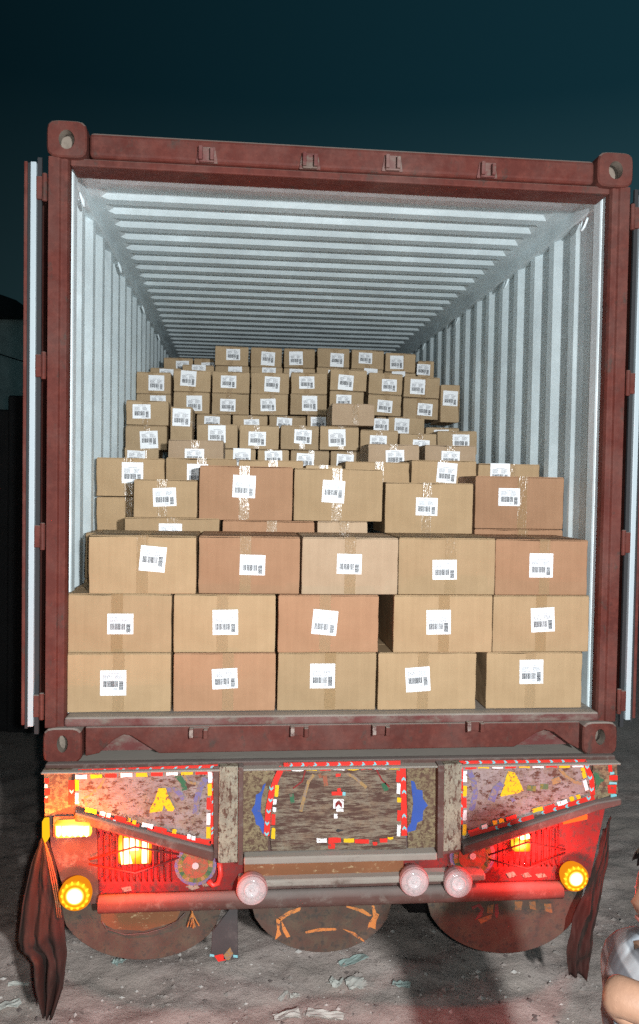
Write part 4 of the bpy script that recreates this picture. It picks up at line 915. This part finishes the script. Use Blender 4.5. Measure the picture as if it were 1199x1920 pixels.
# ------------------------------------------------------------------ person at the right edge
def person():
    Y0 = -1.75
    h0 = at(1250, 1705, Y0)               # head centre
    hc = h0
    X = hc.x; gy = hc.y; top = hc.z + 0.115
    k = top/1.60
    root = empty('person', (X + 0.05, gy, gz(X, gy)), 'person in a grey striped shirt cut off by the right edge, forearm reaching left', 'person')
    V = {}; Rr = {}; Ed = []
    def v(n, x, y, z, r, r2=None): V[n] = Vector((x, y, z)); Rr[n] = (r, r2 or r)
    bx = X + 0.01
    v('pel', bx + .03, gy, .90*k, .125, .15); v('wst', bx + .02, gy, 1.03*k, .105, .14); v('chs', bx + .01, gy, 1.20*k, .115, .155); v('ups', bx, gy, 1.33*k, .085, .13)
    v('nck', X + .05, gy, 1.40*k, .052); v('nk2', X + .035, gy, 1.45*k, .050); v('jaw', X - .005, gy, 1.485*k, .070); v('skl', X + .01, gy, 1.545*k, .086, .078); v('top', X + .02, gy, 1.585*k, .060)
    Ed += [('pel','wst'),('wst','chs'),('chs','ups'),('ups','nck'),('nck','nk2'),('nk2','jaw'),('jaw','skl'),('skl','top')]
    # near arm (towards the camera): elbow bent, forearm reaching left and a little up; far arm hangs
    hand = at(1330, 1935, Y0 - 0.30); elb = at(1142, 1858, Y0 - 0.20); sh = Vector((bx - .01, gy - .185, 1.31*k))
    v('sh1', *sh, .062); v('ua1', *(sh*.5 + elb*.5), .050); v('el1', *elb, .040); d = (hand - elb).normalized(); wr = elb + d*0.235
    v('fa1', *(elb*.5 + wr*.5), .038); v('wr1', *wr, .026, .031)
    sh2 = Vector((bx, gy + .185, 1.31*k)); v('sh2', *sh2, .062); v('ua2', bx + .02, gy + .21, 1.17*k, .05); v('el2', bx + .03, gy + .22, 1.03*k, .042); v('fa2', bx - .01, gy + .22, .92*k, .036); v('wr2', bx - .04, gy + .215, .80*k, .028)
    Ed += [('ups','sh1'),('sh1','ua1'),('ua1','el1'),('el1','fa1'),('fa1','wr1'),('ups','sh2'),('sh2','ua2'),('ua2','el2'),('el2','fa2'),('fa2','wr2')]
    for s, dx in ((-1, -.06), (1, .10)):
        t = 'a' if s < 0 else 'b'
        v('hip'+t, bx + .03, gy + s*.095, .84*k, .10); v('kn'+t, bx + .03 + dx*.6, gy + s*.10, .48*k, .065); v('cf'+t, bx + .05 + dx, gy + s*.10, .32*k, .058); v('an'+t, bx + .06 + dx, gy + s*.10, .09*k, .042); v('ft'+t, bx - .08 + dx, gy + s*.11, .045, .040)
        Ed += [('pel','hip'+t),('hip'+t,'kn'+t),('kn'+t,'cf'+t),('cf'+t,'an'+t),('an'+t,'ft'+t)]
    # hands: palm and five fingers
    def mk_hand(t, w, dr, side, curl):
        dr = dr.normalized(); side = (side - dr*side.dot(dr)).normalized(); nrm = dr.cross(side)
        pm = w + dr*.048; v('pm'+t, *pm, .017, .036); Ed.append(('wr'+t, 'pm'+t))
        for i, (o, L) in enumerate(((-.030, .066), (-.010, .076), (.010, .071), (.029, .055))):
            p = pm + dr*.040 + side*o; a = 'f%d%s' % (i, t); prev = 'pm'+t
            for s in range(3):
                v(a+str(s), *p, .0078 - .001*s); Ed.append((prev, a+str(s))); prev = a+str(s)
                ang = curl*(s+1); p = p + (dr*math.cos(ang) + nrm*math.sin(ang))*L/2.1
        p = w + dr*.022 - side*.034; prev = 'wr'+t
        for s in range(3):
            v('th%d%s' % (s, t), *p, .0095 - .001*s); Ed.append((prev, 'th%d%s' % (s, t))); prev = 'th%d%s' % (s, t); p = p + (dr*.8 - side*.5 + nrm*.15*(s+1)).normalized()*.032
    mk_hand('1', wr, d, Vector((0, .25, -1)), 0.30); mk_hand('2', V['wr2'], V['wr2'] - V['fa2'], Vector((1, 0, 0)), 0.25)
    names = list(V); idx = {n: i for i, n in enumerate(names)}
    me = bpy.data.meshes.new('body'); me.from_pydata([V[n] for n in names], [(idx[a], idx[b]) for a, b in Ed], [])
    o = bpy.data.objects.new('body_src', me); COL.objects.link(o)
    sk = o.modifiers.new('skin', 'SKIN'); sk.use_smooth_shade = True
    for i, n in enumerate(names):
        sv = me.skin_vertices[0].data[i]; sv.radius = Rr[n]; sv.use_root = (n == 'pel'); sv.use_loose = False
    ss = o.modifiers.new('sub', 'SUBSURF'); ss.levels = ss.render_levels = 2
    dg = bpy.context.evaluated_depsgraph_get(); bme = bpy.data.meshes.new_from_object(o.evaluated_get(dg)); bpy.data.objects.remove(o)
    skin, nt, b = pmat('skin', (0.46, 0.27, 0.17), 0.5); bump(nt, b, nz(nt, 70, 3, 0.6), 0.25, 0.003); nt.links.new(mixc(nt, nz(nt, 40, 5), (0.17, 0.090, 0.058), (0.27, 0.15, 0.095)), b.inputs['Base Color'])
    shirt, nt, b = pmat('grey_striped_shirt', (0.4, 0.42, 0.44), 0.85)
    nt.links.new(mixc(nt, ramp(nt, nz(nt, 7, 2, 0.5, (0.25, 0.25, 5)), 0.42, 0.56), (0.13, 0.14, 0.155), (0.36, 0.375, 0.39)), b.inputs['Base Color']); bump(nt, b, nz(nt, 11, 2, 0.5, (1, 1, 0.5)), 0.4, 0.02)
    pants = pmat('dark_trousers', (0.06, 0.065, 0.08), 0.9)[0]; shoe = pmat('dark_shoe', (0.03, 0.03, 0.03), 0.6)[0]; hair = pmat('black_hair', (0.012, 0.010, 0.010), 0.5)[0]
    bme.materials.clear(); bme.materials.append(skin)
    kd = [(n, V[n]) for n in names]
    SH = {'wst','chs','ups','sh1','ua1','sh2','ua2','pel'}; PT = {'hipa','hipb','kna','knb','cfa','cfb'}; SO = {'fta','ftb','ana','anb'}
    seg = [(a, b_, V[a], V[b_]) for a, b_ in Ed]
    def near(c):
        best = None
        for a, b_, A, B in seg:
            ab = B - A; t = max(0, min(1, (c-A).dot(ab)/max(ab.length_squared, 1e-9))); dd = (c - A - ab*t).length
            if best is None or dd < best[0]: best = (dd, a if t < .5 else b_)
        return best[1]
    zone = [near(p.center) for p in bme.polygons]
    # nose and brow on the left-facing face
    for vt in bme.vertices:
        r = vt.co - Vector((X - .055, gy, 1.512*k)); 
        w_ = math.exp(-((r.y/.014)**2 + (r.z/.022)**2)) if vt.co.x < X and vt.co.z > 1.44*k else 0
        vt.co.x -= .020*w_
    bd = link('body', bme, root); bme.polygons.foreach_set('use_smooth', [True]*len(bme.polygons))
    def garment(nm, keep, mat, off):
        bm = bmesh.new(); bm.from_mesh(bme); bm.faces.ensure_lookup_table(); bm.normal_update()
        for vt in bm.verts: vt.co += vt.normal*off
        dl = [f for i, f in enumerate(bm.faces) if zone[i] not in keep]
        bmesh.ops.delete(bm, geom=dl, context='FACES'); m2 = bpy.data.meshes.new(nm); bm.to_mesh(m2); bm.free(); m2.materials.clear(); m2.materials.append(mat)
        g = link(nm, m2, root); s = g.modifiers.new('thick', 'SOLIDIFY'); s.thickness = 0.004
    garment('shirt', SH, shirt, 0.010); garment('trousers', PT | {'pel'}, pants, 0.008); garment('shoe', {'fta','ana'}, shoe, 0.006); garment('shoe', {'ftb','anb'}, shoe, 0.006)
    bm = bmesh.new(); bmesh.ops.create_uvsphere(bm, u_segments=24, v_segments=16, radius=1)
    c = Vector((X + .022, gy, 1.548*k))
    for vt in bm.verts: vt.co = c + Vector((vt.co.x*.102, vt.co.y*.092, vt.co.z*.098)) + Vector((0, 0, .008*noise.noise(vt.co*4)))
    bmesh.ops.delete(bm, geom=[vt for vt in bm.verts if vt.co.z < 1.525*k - (vt.co.x - X)*0.5 or vt.co.x < X - .062], context='VERTS')
    m2 = bpy.data.meshes.new('hair'); bm.to_mesh(m2); bm.free(); m2.materials.append(hair); m2.polygons.foreach_set('use_smooth', [True]*len(m2.polygons)); link('hair', m2, root)
    for s in (-1, 1):
        link('ear', MB().lathe((X + .022, gy + s*.080, 1.518*k), [(.004, .012), (.020, .006), (.026, 0), (.020, -.008), (.006, -.010)], 14, sx=.6, sz=1.1).data('ear', skin, True), root)
        e = MB().lathe((X - .050, gy + s*.028, 1.528*k), [(.001, -.007), (.005, -.005), (.007, 0), (.005, .005), (.001, .007)], 12); link('eye', e.data('eye', [M['white']], True), root)
    mo = MB().box(X - .060, X - .050, gy - .022, gy + .022, 1.470*k, 1.477*k); link('mouth', mo.data('mouth', pmat('lips', (0.30, 0.11, 0.09), 0.5)[0]), root, bevel=0.002)
person()
